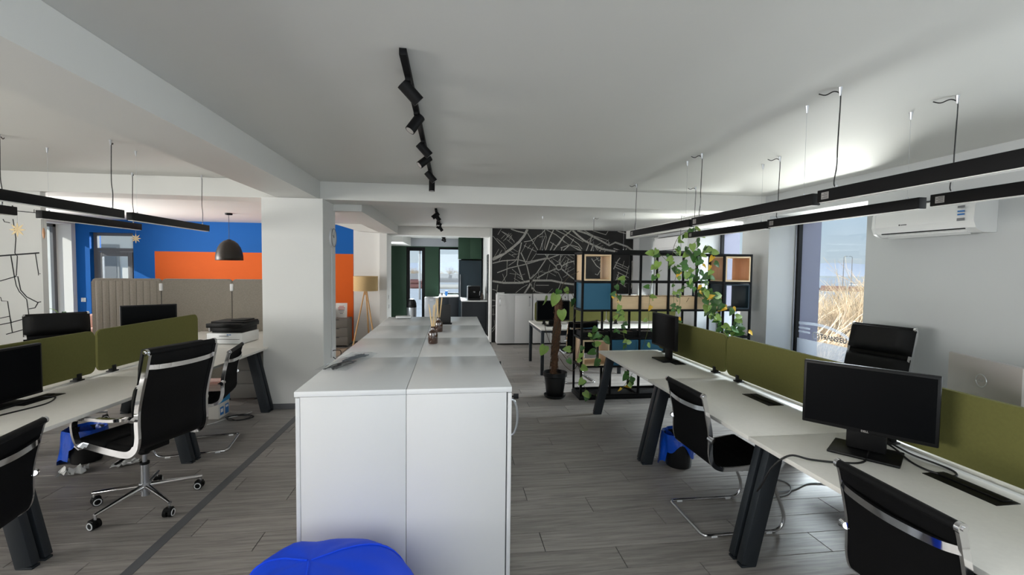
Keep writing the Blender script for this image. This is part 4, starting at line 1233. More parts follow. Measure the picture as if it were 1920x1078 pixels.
# dome pendant by the orange wall
t = thing('dome_pendant', 'dark dome pendant lamp hanging before the orange wall', 'lamp', (-3.81, 8.4, 1.772))
MB().lathe([(0.206, 0.0), (0.210, 0.004), (0.209, 0.07), (0.198, 0.14), (0.172, 0.22), (0.132, 0.29), (0.08, 0.335), (0.035, 0.352), (0.03, 0.36), (0.0, 0.361), ], seg=36).build('shade', 'bronze_black', t, ang=60)
MB().lathe([(0.204, 0.001), (0.203, 0.07), (0.192, 0.138), (0.166, 0.216), (0.127, 0.283), (0.076, 0.327), (0.0, 0.335)], seg=36).build('shade_lining', 'bronze_black', t, ang=60)
MB().cyl((0, 0, 0.36), (0, 0, RZ - 1.772 - 0.02), 0.004, seg=8).build('cord', 'cable_black', t)
MB().cyl((0, 0, RZ - 1.772 - 0.03), (0, 0, RZ - 1.772), 0.055, 0.058, seg=20).build('ceiling_cap', 'black_metal', t)

# hanging paper stars on the bar lamps
def star(loc, label, r, n=8, flat=0.0, drop=0.12):
    t = thing('hanging_star', label, 'ornament', loc, 0, 'hanging star ornaments')
    for i in range(n):
        a = 2 * PI * i / n
        ca, sa = math.cos(a), math.sin(a)
        w = 0.14 * r
        m = MB().prism([(0, 0), (w, r * 0.45), (0, r), (-w, r * 0.45)], (0, -0.001, 0), (ca, flat, -sa), (sa, flat * 0.3, ca), 0.002)
        m.build('point', 'gold_straw', t, smooth=False)
    MB().cyl((0, 0, 0), (0, 0, drop), 0.0008, seg=5).build('thread', 'cable_grey', t)
star((-3.50, 4.19, 1.963), 'pale straw star hanging from a bar lamp before the line map', 0.062)
star((-3.512, 5.60, 1.98), 'grey straw star hanging beside the blue wall door', 0.055)
t = thing('hanging_drop', 'narrow brown drop ornament hanging from a bar lamp before the line map', 'ornament', (-3.51, 4.44, 1.90))
MB().lathe([(0, 0), (0.007, 0.02), (0.010, 0.055), (0.006, 0.09), (0, 0.105)], seg=10).build('drop', 'beech_brown', t)
MB().cyl((0, 0, 0.1), (0, 0, 0.178), 0.0008, seg=5).build('thread', 'cable_grey', t)
# ================================================================== SHELF DIVIDER
SX, SY, SD = 1.655, 5.62, 0.38
CWX = 0.3885
ZR = [0.055, 0.43, 0.795, 1.16, 1.53, 1.90]
T = 0.026
sh = thing('shelf_divider', 'black metal grid shelf used as a room divider, full of cubes and trailing plants', 'shelf', (SX, SY, 0))
for i in range(7):
    for y in (0, SD - T):
        MB().box(i * CWX - T / 2, i * CWX + T / 2, y, y + T, 0.05, 1.905, 0.001).build('post', 'black_metal', sh)
for j, z in enumerate(ZR):
    r = MB()
    for y in (0, SD - T):
        r.box(-T / 2, 6 * CWX + T / 2, y + 0.001, y + T - 0.001, z - T / 2, z + T / 2)
    for i in range(7):
        r.box(i * CWX - T / 2 + 0.001, i * CWX + T / 2 - 0.001, T, SD - T, z - T / 2, z + T / 2)
    r.build('rail_frame', 'black_metal', sh, smooth=False)
b = MB().box(-0.02, 6 * CWX + 0.02, -0.01, SD + 0.01, 0.0, 0.044, 0.002)
b.build('base_plate', 'black_metal', sh)

def cube_box(col, row, label, m, m2, closed=False):
    """open cube standing in one bay; row 0 is the lowest"""
    x0, z0 = SX + col * CWX + T / 2 + 0.004, ZR[row] + T / 2 + 0.001
    w, h = CWX - T - 0.008, ZR[row + 1] - ZR[row] - T - 0.008
    t = thing('shelf_cube', label, 'box', (x0, SY + 0.002, z0), 0, 'cubes in the shelf divider')
    th = 0.018
    y1 = SD - 0.006
    MB().box(0, w, 0, y1, 0, th, 0.001).build('bottom_panel', m, t)
    MB().box(0, w, 0, y1, h - th, h, 0.001).build('top_panel', m, t)
    for x in (0, w - th):
        MB().box(x, x + th, 0, y1, th, h - th, 0.001).build('side_panel', m2, t)
    e = MB()
    e.box(0, w, -0.002, 0.0, 0, th).box(0, w, -0.002, 0, h - th, h).box(0, th, -0.002, 0, th, h - th).box(w - th, w, -0.002, 0, th, h - th)
    e.build('front_edge', 'oak_edge' if m != m2 or m == 'oak' else m, t, smooth=False)
    if closed:
        MB().box(th, w - th, 0.002, 0.016, th, h - th).build('front_panel', m, t, smooth=False)
cube_box(0, 4, 'open oak cube at the top of the shelf divider, aisle end', 'oak', 'oak')
cube_box(5, 4, 'open oak cube at the top of the shelf divider, window end', 'oak', 'beech_brown')
cube_box(0, 1, 'open oak cube low in the shelf divider, trailing leaves on its side', 'oak', 'oak')
cube_box(0, 3, 'closed blue cube under the top oak cube of the shelf divider', 'teal_blue', 'teal_blue', True)
cube_box(5, 3, 'open dark teal cube under the top oak cube, window end', 'dark_teal', 'dark_teal')
for c_, w_ in ((1, 'beside the low oak cube'), (2, 'behind the desk end, trailing stem before it'), (3, 'behind the monitor near the shelf divider')):
    cube_box(c_, 1, 'closed blue cube low in the shelf divider, ' + w_, 'teal_blue', 'teal_blue', True)
def trough(col, n, row, h, label, m):
    x0, z0 = SX + col * CWX + T / 2 + 0.004, ZR[row] + T / 2 + 0.001
    w = CWX * n - T - 0.008
    t = thing('planter_trough', label, 'planter', (x0, SY + 0.024, z0), 0, 'planter troughs in the shelf divider')
    y1 = SD - 0.05
    b = MB()
    b.box(0, w, 0, 0.012, 0, h, 0.001).box(0, w, y1 - 0.012, y1, 0, h, 0.001).box(0, 0.012, 0.012, y1 - 0.012, 0, h).box(w - 0.012, w, 0.012, y1 - 0.012, 0, h).box(0.012, w - 0.012, 0.012, y1 - 0.012, 0, 0.012)
    b.build('box', m, t, smooth=False)
    g = MB()
    N, M = int(16 * n), 8
    rr = random.Random(col * 10 + row)
    V = [[g.bm.verts.new((0.012 + (w - 0.024) * i / N, 0.012 + (y1 - 0.024) * j / M, h - 0.022 + rr.uniform(-0.008, 0.012))) for j in range(M + 1)] for i in range(N + 1)]
    for i in range(N):
        for j in range(M):
            g.bm.faces.new((V[i][j], V[i + 1][j], V[i + 1][j + 1], V[i][j + 1]))
    s = g.build('soil', 'soil', t)
for c_, l_ in ((1, 'oak planter trough beside the blue cube of the shelf divider'), (2, 'second oak planter trough from the blue cube'), (3, 'oak planter trough under the climbing vine'), (4, 'oak planter trough beside the dark teal cube')):
    trough(c_, 1, 3, 0.165, l_, 'oak')
for c_, l_ in ((0, 'low black planter trough on the oak cube of the shelf divider'), (1, 'low black planter trough second from the aisle'), (2, 'low black planter trough third from the aisle')):
    trough(c_, 1, 2, 0.07, l_, 'black_metal')

# leaflets standing in the teal cube bay
t = thing('leaflet', 'dark printed leaflet standing behind the oak trough beside the teal cube', 'leaflet', (SX + 4.45 * CWX, SY + 0.30, ZR[3] + 0.013), 0.1)
MB().box(-0.075, 0.075, 0, 0.006, 0, 0.28, 0.001).build('card', 'dark_teal', t)
MB().box(-0.045, 0.02, -0.0006, 0, 0.17, 0.235).build('print', 'paper_white', t, smooth=False)
MB().box(-0.01, 0.06, -0.0006, 0, 0.10, 0.15).build('print', 'carton_blue', t, smooth=False)

# ------------------------------------------------------------------ leaves and vines
def leaf_mesh(name, m, L=0.095, W=0.08, fold=0.25, curl=0.3):
    b = MB()
    out = [(0.0, 0.0), (0.30, -0.10), (0.47, 0.06), (0.50, 0.25), (0.42, 0.50), (0.25, 0.76), (0.0, 1.0)]
    n = len(out)
    mid, rt, lf = [], [], []
    for x, y in out:
        z = -curl * L * y * y
        mid.append(b.bm.verts.new((0, y * L if y > 0 else 0.02 * L, z)))
        rt.append(b.bm.verts.new((x * W, y * L, z + fold * abs(x) * W)))
        lf.append(b.bm.verts.new((-x * W, y * L, z + fold * abs(x) * W)))
    for i in range(n - 1):
        for S, flip in ((rt, False), (lf, True)):
            vs = [mid[i], S[i], S[i + 1], mid[i + 1]]
            if i == 0:
                vs = [mid[0], S[1], mid[1]]
            if i == n - 2:
                vs = [mid[i], S[i], mid[n - 1]]
            b.bm.faces.new(vs if not flip else vs[::-1])
    for v in [v for v in b.bm.verts if not v.link_faces]:
        b.bm.verts.remove(v)
    me = bpy.data.meshes.new(name)
    b.bm.to_mesh(me)
    b.bm.free()
    me.materials.append(MATS[m])
    me.polygons.foreach_set('use_smooth', [True] * len(me.polygons))
    return me
LM = {'g': [leaf_mesh('leaf_a', 'leaf_green', 0.10, 0.088, 0.25, 0.3), leaf_mesh('leaf_b', 'leaf_green', 0.085, 0.07, 0.4, 0.5), leaf_mesh('leaf_c', 'leaf_light', 0.095, 0.08, 0.3, 0.2)],
      'y': [leaf_mesh('leaf_d', 'leaf_yellow', 0.085, 0.06, 0.5, 0.5)]}
def put_leaf(root, base, p, rr, yellow=0.08, size=1.0, face=None):
    me = LM['y'][0] if rr.random() < yellow else rr.choice(LM['g'])
    o = bpy.data.objects.new('leaf', me)
    COL.objects.link(o)
    o.parent = root
    tip = Vector((rr.uniform(-1, 1), rr.uniform(-0.5, 0.2), rr.uniform(-1.0, 0.15))).normalized()
    nrm = Vector((rr.uniform(-0.5, 0.5), -0.9, rr.uniform(0.0, 0.9)))
    xax = tip.cross(nrm).normalized()
    zax = xax.cross(tip).normalized()
    s = size * rr.uniform(0.72, 1.18)
    mt = Matrix(((xax.x, tip.x, zax.x, 0), (xax.y, tip.y, zax.y, 0), (xax.z, tip.z, zax.z, 0), (0, 0, 0, 1)))
    o.matrix_local = Matrix.Translation(Vector(p) - Vector(base)) @ mt @ Matrix.Scale(s, 4)
    return o
def vine_plant(paths, root, label, seed, step=0.075, yellow=0.08, size=1.0, depth=0.05, stem='vine_stem'):
    rr = random.Random(seed)
    t = thing('trailing_pothos', label, 'plant', root, 0, 'trailing pothos plants')
    rv = Vector(root)
    near = min((Vector(p) for P in paths for p in P), key=lambda p: (p - rv).length)
    paths = [[tuple(rv - Vector((0, 0, 0.03))), tuple(rv * 0.45 + near * 0.55 + Vector((0, 0, 0.05))), tuple(near)]] + list(paths)
    for P in paths:
        ctrl = [Vector((x, y + rr.uniform(-depth, depth * 0.6), z)) for x, y, z in P]
        S = smooth_path(ctrl, 6)
        MB().tube([p - Vector(root) for p in S], 0.0028, 5).build('stem', stem if rr.random() < 0.75 else 'vine_brown', t)
        acc = 0.0
        for a, b in zip(S[:-1], S[1:]):
            acc += (b - a).length
            if acc > step * rr.uniform(0.7, 1.3):
                acc = 0
                q = b + Vector((rr.uniform(-0.035, 0.035), rr.uniform(-0.045, 0.0), rr.uniform(-0.03, 0.03)))
                pet = MB().tube([b - Vector(root), (b + q) / 2 - Vector(root) + Vector((0, 0, 0.012)), q - Vector(root)], 0.0014, 4)
                pet.build('leaf_stalk', 'vine_stem', t)
                put_leaf(t, root, q, rr, yellow, size)
    return t
SZ = ZR[3] + 0.155
def rooted(paths, x):
    """start each plant's first stem from its soil"""
    return paths
vine_plant(VINE_A, (SX + 3.4 * CWX, SY + 0.16, SZ), 'green pothos climbing above the shelf divider up to the bar lamp', 11, 0.042, 0.05, 1.0, 0.07)
vine_plant(VINE_B, (SX + 4.4 * CWX, SY + 0.16, SZ), 'pothos with yellow leaves spilling over the teal cube and the olive screen', 12, 0.042, 0.16, 1.1, 0.06)
vine_plant(VINE_C, (SX + 3.3 * CWX, SY + 0.16, SZ), 'thin pothos trailing from the trough under the climbing vine', 13, 0.08, 0.1, 0.75)
vine_plant(VINE_D + VINE_G + [[VINE_D[0][-1], VINE_G[0][0]]], (SX + 1.3 * CWX, SY + 0.16, SZ), 'pothos trailing down beside the closed blue cube of the shelf divider', 14, 0.062, 0.12, 0.9)
vine_plant(VINE_E, (SX + 2.6 * CWX, SY + 0.16, SZ), 'long sparse pothos stem hanging next to the monitor by the divider', 15, 0.15, 0.05, 0.8)
vine_plant(VINE_F, (SX + 0.4 * CWX, SY + 0.16, ZR[2] + 0.06), 'pothos hanging over the low oak cube to the floor', 16, 0.07, 0.04, 0.95)
# a dry leaf on the base plate
o = bpy.data.objects.new('fallen_leaf', LM['y'][0])
COL.objects.link(o)
o.location = (SX + 1.42, SY + 0.03, 0.047)
o.rotation_euler = (0.2, 0.1, 0.9)
tag(o, 'dry fallen leaf on the base plate of the shelf divider', 'leaf')

# tall plant on a moss pole
PB = (1.352, 5.80, 0)
t = thing('potted_plant', 'tall pothos on a brown coir pole in a black pot, beside the shelf divider', 'plant', PB)
MB().lathe([(0, 0.022), (0.105, 0.022), (0.112, 0.03), (0.142, 0.275), (0.158, 0.285), (0.160, 0.335), (0.150, 0.337), (0.143, 0.29), (0.0, 0.285)], seg=32).build('pot', 'pot_black', t)
MB().lathe([(0, 0), (0.118, 0), (0.14, 0.018), (0.145, 0.038), (0.136, 0.036), (0.125, 0.014), (0.0, 0.012)], seg=32).build('saucer', 'pot_black', t)
MB().lathe([(0.142, 0.288), (0.09, 0.30), (0.0, 0.305)], seg=20).build('soil', 'soil', t)
rr = random.Random(21)
pole = MB()
pz = [0.29 + i * 0.03 for i in range(35)]
lean = lambda z: Vector((-0.022 + 0.055 * (z - 0.29) / 0.9, 0, z))
pole.tube([lean(z) + Vector((rr.uniform(-0.004, 0.004), rr.uniform(-0.004, 0.004), 0)) for z in pz], [0.046 + rr.uniform(-0.009, 0.009) for z in pz], 14)
pole.build('coir_pole', 'coir', t, ang=80)
fb_ = MB()
for i in range(260):
    z = rr.uniform(0.31, 1.3)
    a = rr.uniform(0, 2 * PI)
    c = lean(z)
    p0 = c + Vector((0.046 * math.cos(a), 0.046 * math.sin(a), 0))
    a2 = a + rr.uniform(-0.6, 0.6)
    p1 = c + Vector((rr.uniform(0.048, 0.066) * math.cos(a2), rr.uniform(0.048, 0.066) * math.sin(a2), rr.uniform(-0.06, 0.06)))
    fb_.tube([p0, p1], 0.0016, 3)
f_ = fb_.build('coir_fibre', 'coir', t, smooth=False)
f_['kind'] = 'stuff'
for i in range(9):                                        # bare winding stems round the pole and out
    a0 = rr.uniform(0, 6)
    zz = rr.uniform(0.3, 0.7)
    P = []
    for q in range(8):
        zq = zz + q * 0.09
        P.append(lean(zq) + Vector((0.054 * math.cos(a0 + q * 0.5), 0.054 * math.sin(a0 + q * 0.5), 0)))
    MB().tube(smooth_path(P, 4), 0.004, 5).build('stem', 'vine_brown', t)
loose = [[(0.0, -0.05, 1.25), (0.12, -0.08, 1.40), (0.22, -0.04, 1.33), (0.26, -0.03, 1.12), (0.22, -0.03, 1.0), (0.30, -0.04, 0.98), (0.52, -0.1, 1.02), (0.7, -0.12, 0.99)],
         [(0.02, -0.05, 1.28), (0.06, -0.05, 1.45), (0.14, -0.06, 1.58), (0.28, -0.06, 1.66)],
         [(-0.03, -0.05, 0.65), (-0.10, -0.09, 0.75), (-0.16, -0.10, 0.92), (-0.15, -0.09, 1.0)],
         [(0.05, -0.05, 0.62), (0.15, -0.07, 0.50), (0.24, -0.08, 0.46), (0.33, -0.06, 0.55)],
         [(0.05, -0.05, 0.52), (0.12, -0.08, 0.42), (0.22, -0.08, 0.36), (0.30, -0.08, 0.50), (0.33, -0.08, 0.66)]]
for P in loose:
    MB().tube(smooth_path([Vector(p) for p in P], 6), 0.0038, 5).build('stem', 'vine_brown', t)
def fixed_leaf(root, p, tip, nrm, me, s):
    o = bpy.data.objects.new('leaf', me)
    COL.objects.link(o)
    o.parent = root
    tip, nrm = Vector(tip).normalized(), Vector(nrm)
    xax = tip.cross(nrm).normalized()
    zax = xax.cross(tip).normalized()
    mt = Matrix(((xax.x, tip.x, zax.x, 0), (xax.y, tip.y, zax.y, 0), (xax.z, tip.z, zax.z, 0), (0, 0, 0, 1)))
    o.matrix_local = Matrix.Translation(Vector(p)) @ mt @ Matrix.Scale(s, 4)
G, G2, GL = LM['g']
for p, tip, nrm, me, s in (((-0.02, -0.07, 1.36), (-0.25, -0.1, -1), (0.1, -1, 0.2), GL, 1.75), ((0.05, -0.09, 1.16), (0.1, -0.1, -1), (-0.2, -1, 0.1), GL, 1.6), ((-0.16, -0.1, 0.70), (-0.35, 0, -0.9), (0.0, -1, 0.3), GL, 1.55), ((-0.16, -0.08, 1.34), (-0.1, 0, -1), (0.9, -0.5, 0.2), GL, 1.35), ((0.03, -0.05, 1.42), (-0.2, 0.2, -0.5), (0, -1, 0.4), G, 1.0), ((0.10, -0.06, 1.44), (0.5, 0, -0.7), (0, -1, 0.5), GL, 1.0), ((0.2, -0.05, 1.30), (0.3, 0, -1), (0.5, -1, 0.2), G2, 1.3), ((0.7, -0.12, 1.0), (0.3, 0, 0.9), (-0.8, -1, 0), G2, 0.8)):
    fixed_leaf(t, p, tip, nrm, me, s)

# ================================================================== AIR CONDITIONERS
def aircon(loc, L, label, sticker=True):
    """wall unit; local -x is the room side, local y runs along the wall"""
    t = thing('air_conditioner', label, 'air conditioner', loc, 0, 'white wall air conditioners')
    pr = [(0, 0.0), (-0.13, 0.0), (-0.19, 0.035), (-0.212, 0.09), (-0.205, 0.20), (-0.17, 0.272), (-0.09, 0.29), (0, 0.29)]
    b = MB().prism(pr, (0, L / 2, 0), (1, 0, 0), (0, 0, 1), L)
    b.build('casing', 'white_plastic', t, ang=25)
    for s in (-1, 1):
        pp = [(x * 1.02, 0.145 + (z - 0.145) * 1.02) for x, z in pr]
        y = s * L / 2
        MB().prism(pp, (0, max(y, y + s * 0.03), 0), (1, 0, 0), (0, 0, 1), 0.03).build('end_cap', 'white_plastic', t, ang=25)
    v = MB().tube([(-0.135, -L / 2 + 0.06, 0.0), (-0.135, L / 2 - 0.06, 0.0)], 0.01, flat=(0.022, 0.003), up=(0.85, 0, -0.5))
    v.build('air_flap', 'white_plastic', t)
    MB().bar((-0.186, -L / 2 + 0.05, 0.03), (-0.186, L / 2 - 0.05, 0.03), 0.008, 0.010, (1, 0, -0.7)).build('outlet_gap', 'ink_dark', t, smooth=False)
    g = MB()
    for i in range(12):
        y = -L / 2 + 0.06 + i * (L - 0.12) / 12
        g.box(-0.15, -0.02, y, y + (L - 0.12) / 12 - 0.01, 0.2905, 0.294)
    g.build('intake_grille', 'ink_grey', t, smooth=False)
    if sticker:
        k = MB()
        for (y, z, w, h, mi) in ((-L / 2 - 0.0, 0.20, 0.05, 0.018, 0), (-L / 2 - 0.0, 0.165, 0.05, 0.012, 1), (-L / 2 - 0.0, 0.14, 0.05, 0.012, 1), (-L / 2, 0.10, 0.055, 0.022, 0)):
            k.obox((-0.218, -L / 2 + 0.015 - 0.03 + 0.075 + 0.0, z), (0, 1, 0), (0.03, 0, 1), (1, 0, 0), w / 2, h / 2, 0.0012, mi)
        k.build('energy_sticker', ['ink_grey', 'ink_blue'], t, smooth=False)
        k = MB().box(-0.2125, -0.2105, L * 0.12, L * 0.12 + 0.055, 0.095, 0.102).box(-0.2125, -0.2105, L * 0.12 + 0.06, L * 0.12 + 0.072, 0.093, 0.105)
        k.build('maker_mark', 'ink_dark', t, smooth=False)
    return t
aircon((4.199, 3.45, 2.02), 0.80, 'white wall air conditioner with stickers beside the sunny window')
aircon((4.199, 8.18, 2.03), 0.90, 'white wall air conditioner between the far windows, behind the vine', False)

# ================================================================== SMALL THINGS ON THE WALLS
t = thing('wall_clock', 'round white clock on the side of the pillar', 'clock', (-1.509, 5.97, 2.05))
MB().cyl((0.001, 0, 0), (0.03, 0, 0), 0.118, 0.112, seg=40).build('case', 'white_plastic', t)
m = MB()
m.tube([(0.0315, 0.112 * math.cos(2 * PI * i / 40), 0.112 * math.sin(2 * PI * i / 40)) for i in range(40)], 0.006, 6, True)
m.build('rim', 'silver_plastic', t)
MB().bar((0.032, 0, 0), (0.032, -0.05, 0.03), 0.006, 0.002, (1, 0, 0)).bar((0.033, 0, 0), (0.033, 0.02, 0.08), 0.004, 0.002, (1, 0, 0)).build('hand', 'ink_dark', t, smooth=False)
tag(MB().box(-1.509, -1.497, 5.945, 5.965, 0.66, 1.94, 0.002).build('cable_conduit', 'white_plastic'), 'thin white cable conduit running down the pillar from the clock', 'conduit')
t = thing('wall_socket', 'white socket low on the pillar with a black cable loop', 'socket', (-1.509, 5.955, 0.60))
MB().box(0, 0.012, -0.045, 0.045, -0.06, 0.06, 0.004).build('plate', 'white_plastic', t)
MB().tube(smooth_path([(0.012, 0, 0.02), (0.04, -0.01, 0.03), (0.10, 0.02, 0.02), (0.10, 0.03, -0.05), (0.05, 0.03, -0.09), (0.012, 0.01, -0.06)], 6), 0.005, 7).build('cable', 'cable_black', t)
t = thing('light_switch', 'white switch plate on the blue wall beside the sunlit window bay', 'switch', (-7.385, 10.199, 0.955))
MB().box(-0.042, 0.042, -0.01, 0, -0.042, 0.042, 0.004).build('plate', 'white_plastic', t)
MB().box(-0.025, 0.025, -0.014, -0.0095, -0.025, 0.025, 0.002).build('rocker', 'white_plastic', t)
t = thing('column_switch', 'white double switch on the column beside the green kitchen wall', 'switch', (-1.389, 10.3, 1.02))
MB().box(0, 0.011, -0.042, 0.042, -0.042, 0.042, 0.003).box(0, 0.011, -0.042, 0.042, -0.25, -0.166, 0.003).build('plate', 'white_plastic', t)

# ================================================================== LOUNGE BEHIND THE PARTITION
pt = thing('felt_partition', 'tall grey felt partition of three panels beyond the lounge-side bench', 'partition', (-4.954, 7.0, 0))
xs = [0, 0.888, 1.816, 2.754]
for i in range(3):
    a, b = xs[i] + 0.003, xs[i + 1] - 0.003
    w = b - a
    p = MB().prism(rrect(w, 1.43, 0.05, 5), ((a + b) / 2, 0.025, 0.06 + 0.715), (1, 0, 0), (0, 0, 1), 0.05)
    es = [e for e in p.bm.edges if abs(e.verts[0].co.y - e.verts[1].co.y) < 1e-6]
    bmesh.ops.bevel(p.bm, geom=es, offset=0.01, segments=2, affect='EDGES')
    pn = p.build('panel', 'felt_grey', pt, ang=50)
    if i == 0:
        for q in range(9):                               # stitched pipes of the first panel
            x = a + 0.05 + q * (w - 0.1) / 9
            MB().box(x + 0.003, x + (w - 0.1) / 9 - 0.003, -0.031, -0.02, 0.09, 1.46, 0.005).build('padded_pipe', 'felt_grey', pn, ang=60)
    for x in (a + 0.12, b - 0.12):
        MB().box(x - 0.03, x + 0.03, -0.15, 0.15, 0, 0.012, 0.003).box(x - 0.02, x + 0.02, -0.02, 0.02, 0.012, 0.075).build('foot', 'dark_metal', pt)
for i in (1, 2):
    MB().box(xs[i] - 0.022, xs[i] + 0.022, -0.045, 0.03, 1.32, 1.425, 0.01).build('connector', 'white_plastic', pt)
    MB().box(xs[i] - 0.002, xs[i] + 0.002, -0.03, 0.02, 0.07, 1.32).build('joint_strip', 'ink_dark', pt, smooth=False)

t = thing('lounge_chair', 'dusty pink barrel lounge chair behind the felt partition', 'armchair', (-6.25, 8.75, 0), D(-25))
bk = MB()
N = 26
rings = []
for k in range(N + 1):
    a = math.radians(-35 + 250 * k / N)
    dx, dy = math.cos(a), math.sin(a)
    zt = 0.62 + 0.22 * max(0, math.sin(a)) ** 0.8
    ring = []
    for r, z in ((0.50, 0.12), (0.53, 0.4), (0.55, zt - 0.04), (0.535, zt), (0.49, zt + 0.008), (0.45, zt - 0.03), (0.42, 0.42), (0.42, 0.12)):
        ring.append(bk.bm.verts.new((dx * r * 1.15, dy * r, z)))
    rings.append(ring)
for A, B in zip(rings[:-1], rings[1:]):
    for q in range(8):
        bk.bm.faces.new((A[q], A[(q + 1) % 8], B[(q + 1) % 8], B[q]))
bk.bm.faces.new(rings[0]); bk.bm.faces.new(rings[-1][::-1])
bk.build('back_shell', 'terracotta_pink', t, ang=60)
MB().lathe([(0, 0.2), (0.44, 0.2), (0.46, 0.24), (0.46, 0.40), (0.43, 0.45), (0, 0.46)], seg=30).build('seat_cushion', 'terracotta_pink', t)
for a in (0.7, 2.4, 3.9, 5.5):
    MB().cyl((0.36 * math.cos(a), 0.36 * math.sin(a), 0), (0.34 * math.cos(a), 0.34 * math.sin(a), 0.2), 0.012, 0.02, seg=10).build('leg', 'black_metal', t)

t = thing('potted_palm', 'arching green leaf plant in a white pot by the sunlit window bay', 'plant', (-7.05, 9.35, 0))
MB().lathe([(0, 0), (0.13, 0), (0.16, 0.3), (0.15, 0.3), (0.14, 0.27), (0, 0.27)], seg=24).build('pot', 'white_plastic', t)
rr = random.Random(9)
for i in range(11):
    a = i * 2 * PI / 11 + rr.uniform(-0.2, 0.2)
    h = rr.uniform(0.62, 0.86)
    r = rr.uniform(0.28, 0.52)
    P = [Vector((0.03 * math.cos(a), 0.03 * math.sin(a), 0.27)), Vector((r * 0.3 * math.cos(a), r * 0.3 * math.sin(a), 0.27 + h * 0.6)), Vector((r * 0.75 * math.cos(a), r * 0.75 * math.sin(a), 0.25 + h * 0.72)), Vector((r * math.cos(a), r * math.sin(a), 0.2 + h * 0.6))]
    S = smooth_path(P, 5)
    m = MB()
    side = Vector((-math.sin(a), math.cos(a), 0))
    rows = []
    for q, p in enumerate(S):
        w = 0.022 * math.sin(PI * min(0.98, (q + 1) / (len(S) + 1))) ** 0.6
        rows.append((m.bm.verts.new(p - side * w), m.bm.verts.new(p + Vector((0, 0, -0.006))), m.bm.verts.new(p + side * w)))
    for A, B in zip(rows[:-1], rows[1:]):
        m.bm.faces.new((A[0], A[1], B[1], B[0])); m.bm.faces.new((A[1], A[2], B[2], B[1]))
    m.build('leaf', 'leaf_light' if i % 3 == 0 else 'leaf_green', t)

# printer on the desk behind the pillar
PR = onL(1.78, 0.58, DH)
t = thing('printer', 'white and black multifunction printer on the desk behind the pillar', 'printer', PR, D(-6))
MB().box(-0.21, 0.21, -0.19, 0.19, 0.008, 0.135, 0.006).build('base_unit', 'white_plastic', t)
MB().box(-0.18, 0.18, -0.193, -0.1895, 0.06, 0.064).box(-0.06, 0.05, -0.194, -0.1895, 0.098, 0.104).build('tray_gap', 'ink_dark', t, smooth=False)
MB().box(0.03, 0.05, -0.1925, -0.19, 0.112, 0.122).box(0.058, 0.078, -0.1925, -0.19, 0.112, 0.122).build('maker_mark', 'ink_blue', t, smooth=False)
MB().box(-0.17, 0.19, -0.15, 0.19, 0.135, 0.20, 0.006).build('output_bay', 'black_plastic', t)
MB().box(-0.21, 0.21, -0.20, 0.20, 0.20, 0.25, 0.004).build('scanner_bed', 'black_plastic', t)
MB().box(-0.20, 0.20, -0.12, 0.20, 0.25, 0.268, 0.003).box(0.0, 0.17, -0.05, 0.17, 0.268, 0.282, 0.003).build('feeder_lid', 'black_plastic', t)
MB().box(-0.235, -0.211, -0.12, 0.02, 0.14, 0.19, 0.006).build('side_panel', 'silver_plastic', t)
f = MB()
for x in (-0.17, 0.17):
    for y in (-0.15, 0.15):
        f.cyl((x, y, 0), (x, y, 0.009), 0.012, seg=10)
f.build('rubber_feet', 'rubber_dark', t)
# cardboard paper box with a blue lid
BX = (-2.72, 5.41, 0)
t = thing('paper_carton', 'white copy paper carton with a blue lid under the desk', 'box', BX, D(-3))
MB().box(-0.19, 0.19, -0.11, 0.11, 0, 0.215, 0.003).build('carton', 'carton', t)
MB().box(-0.196, 0.196, -0.116, 0.116, 0.165, 0.25, 0.004).build('lid', 'carton_blue', t)
MB().box(0.1901, 0.1915, -0.08, -0.01, 0.03, 0.12).box(0.1901, 0.1915, 0.02, 0.09, 0.02, 0.13).build('print', 'ink_blue', t, smooth=False)
MB().box(0.1916, 0.192, -0.07, -0.025, 0.06, 0.10).box(0.1916, 0.192, 0.03, 0.08, 0.09, 0.115).build('print_white', 'paper_white', t, smooth=False)
# grey modesty panel under the printer desk
t = thing('pedestal', 'grey metal drawer pedestal under the printer desk', 'cabinet', (-2.62, 6.28, 0))
MB().box(-0.2, 0.2, -0.27, 0.27, 0.03, 0.56, 0.004).build('case', 'drawer_grey', t)
for q in range(3):
    MB().box(-0.195, 0.195, -0.286, -0.271, 0.05 + q * 0.17, 0.21 + q * 0.17, 0.003).build('drawer', 'drawer_grey', t)
f = MB()
for x in (-0.16, 0.16):
    for y in (-0.22, 0.22):
        f.cyl((x, y, 0), (x, y, 0.031), 0.018, seg=10)
f.build('glides', 'rubber_dark', t)

# floor lamp
LX, LY = -1.79, 9.78
t = thing('floor_lamp', 'wooden tripod floor lamp with a straw coloured drum shade', 'lamp', (LX, LY, 0))
for i, a in enumerate((math.radians(205), math.radians(325), math.radians(85))):
    MB().cyl((0.27 * math.cos(a), 0.27 * math.sin(a), 0.0), (0.025 * math.cos(a), 0.025 * math.sin(a), 1.17), 0.0165, 0.0135, seg=12).build('leg', 'bulb_wood', t)
MB().cyl((0, 0, 1.10), (0, 0, 1.20), 0.03, seg=14).build('hub', 'bulb_wood', t)
s = MB().cyl((0, 0, 1.185), (0, 0, 1.485), 0.245, 0.245, seg=48, cap=False)
s.cyl((0, 0, 1.187), (0, 0, 1.483), 0.241, 0.241, seg=48, cap=False)
s.build('shade', 'burlap', t, ang=60)
m = MB()
for z in (1.186, 1.484):
    m.tube([(0.244 * math.cos(2 * PI * i / 48), 0.244 * math.sin(2 * PI * i / 48), z) for i in range(48)], 0.004, 6, True)
m.build('shade_ring', 'reed_tan', t)
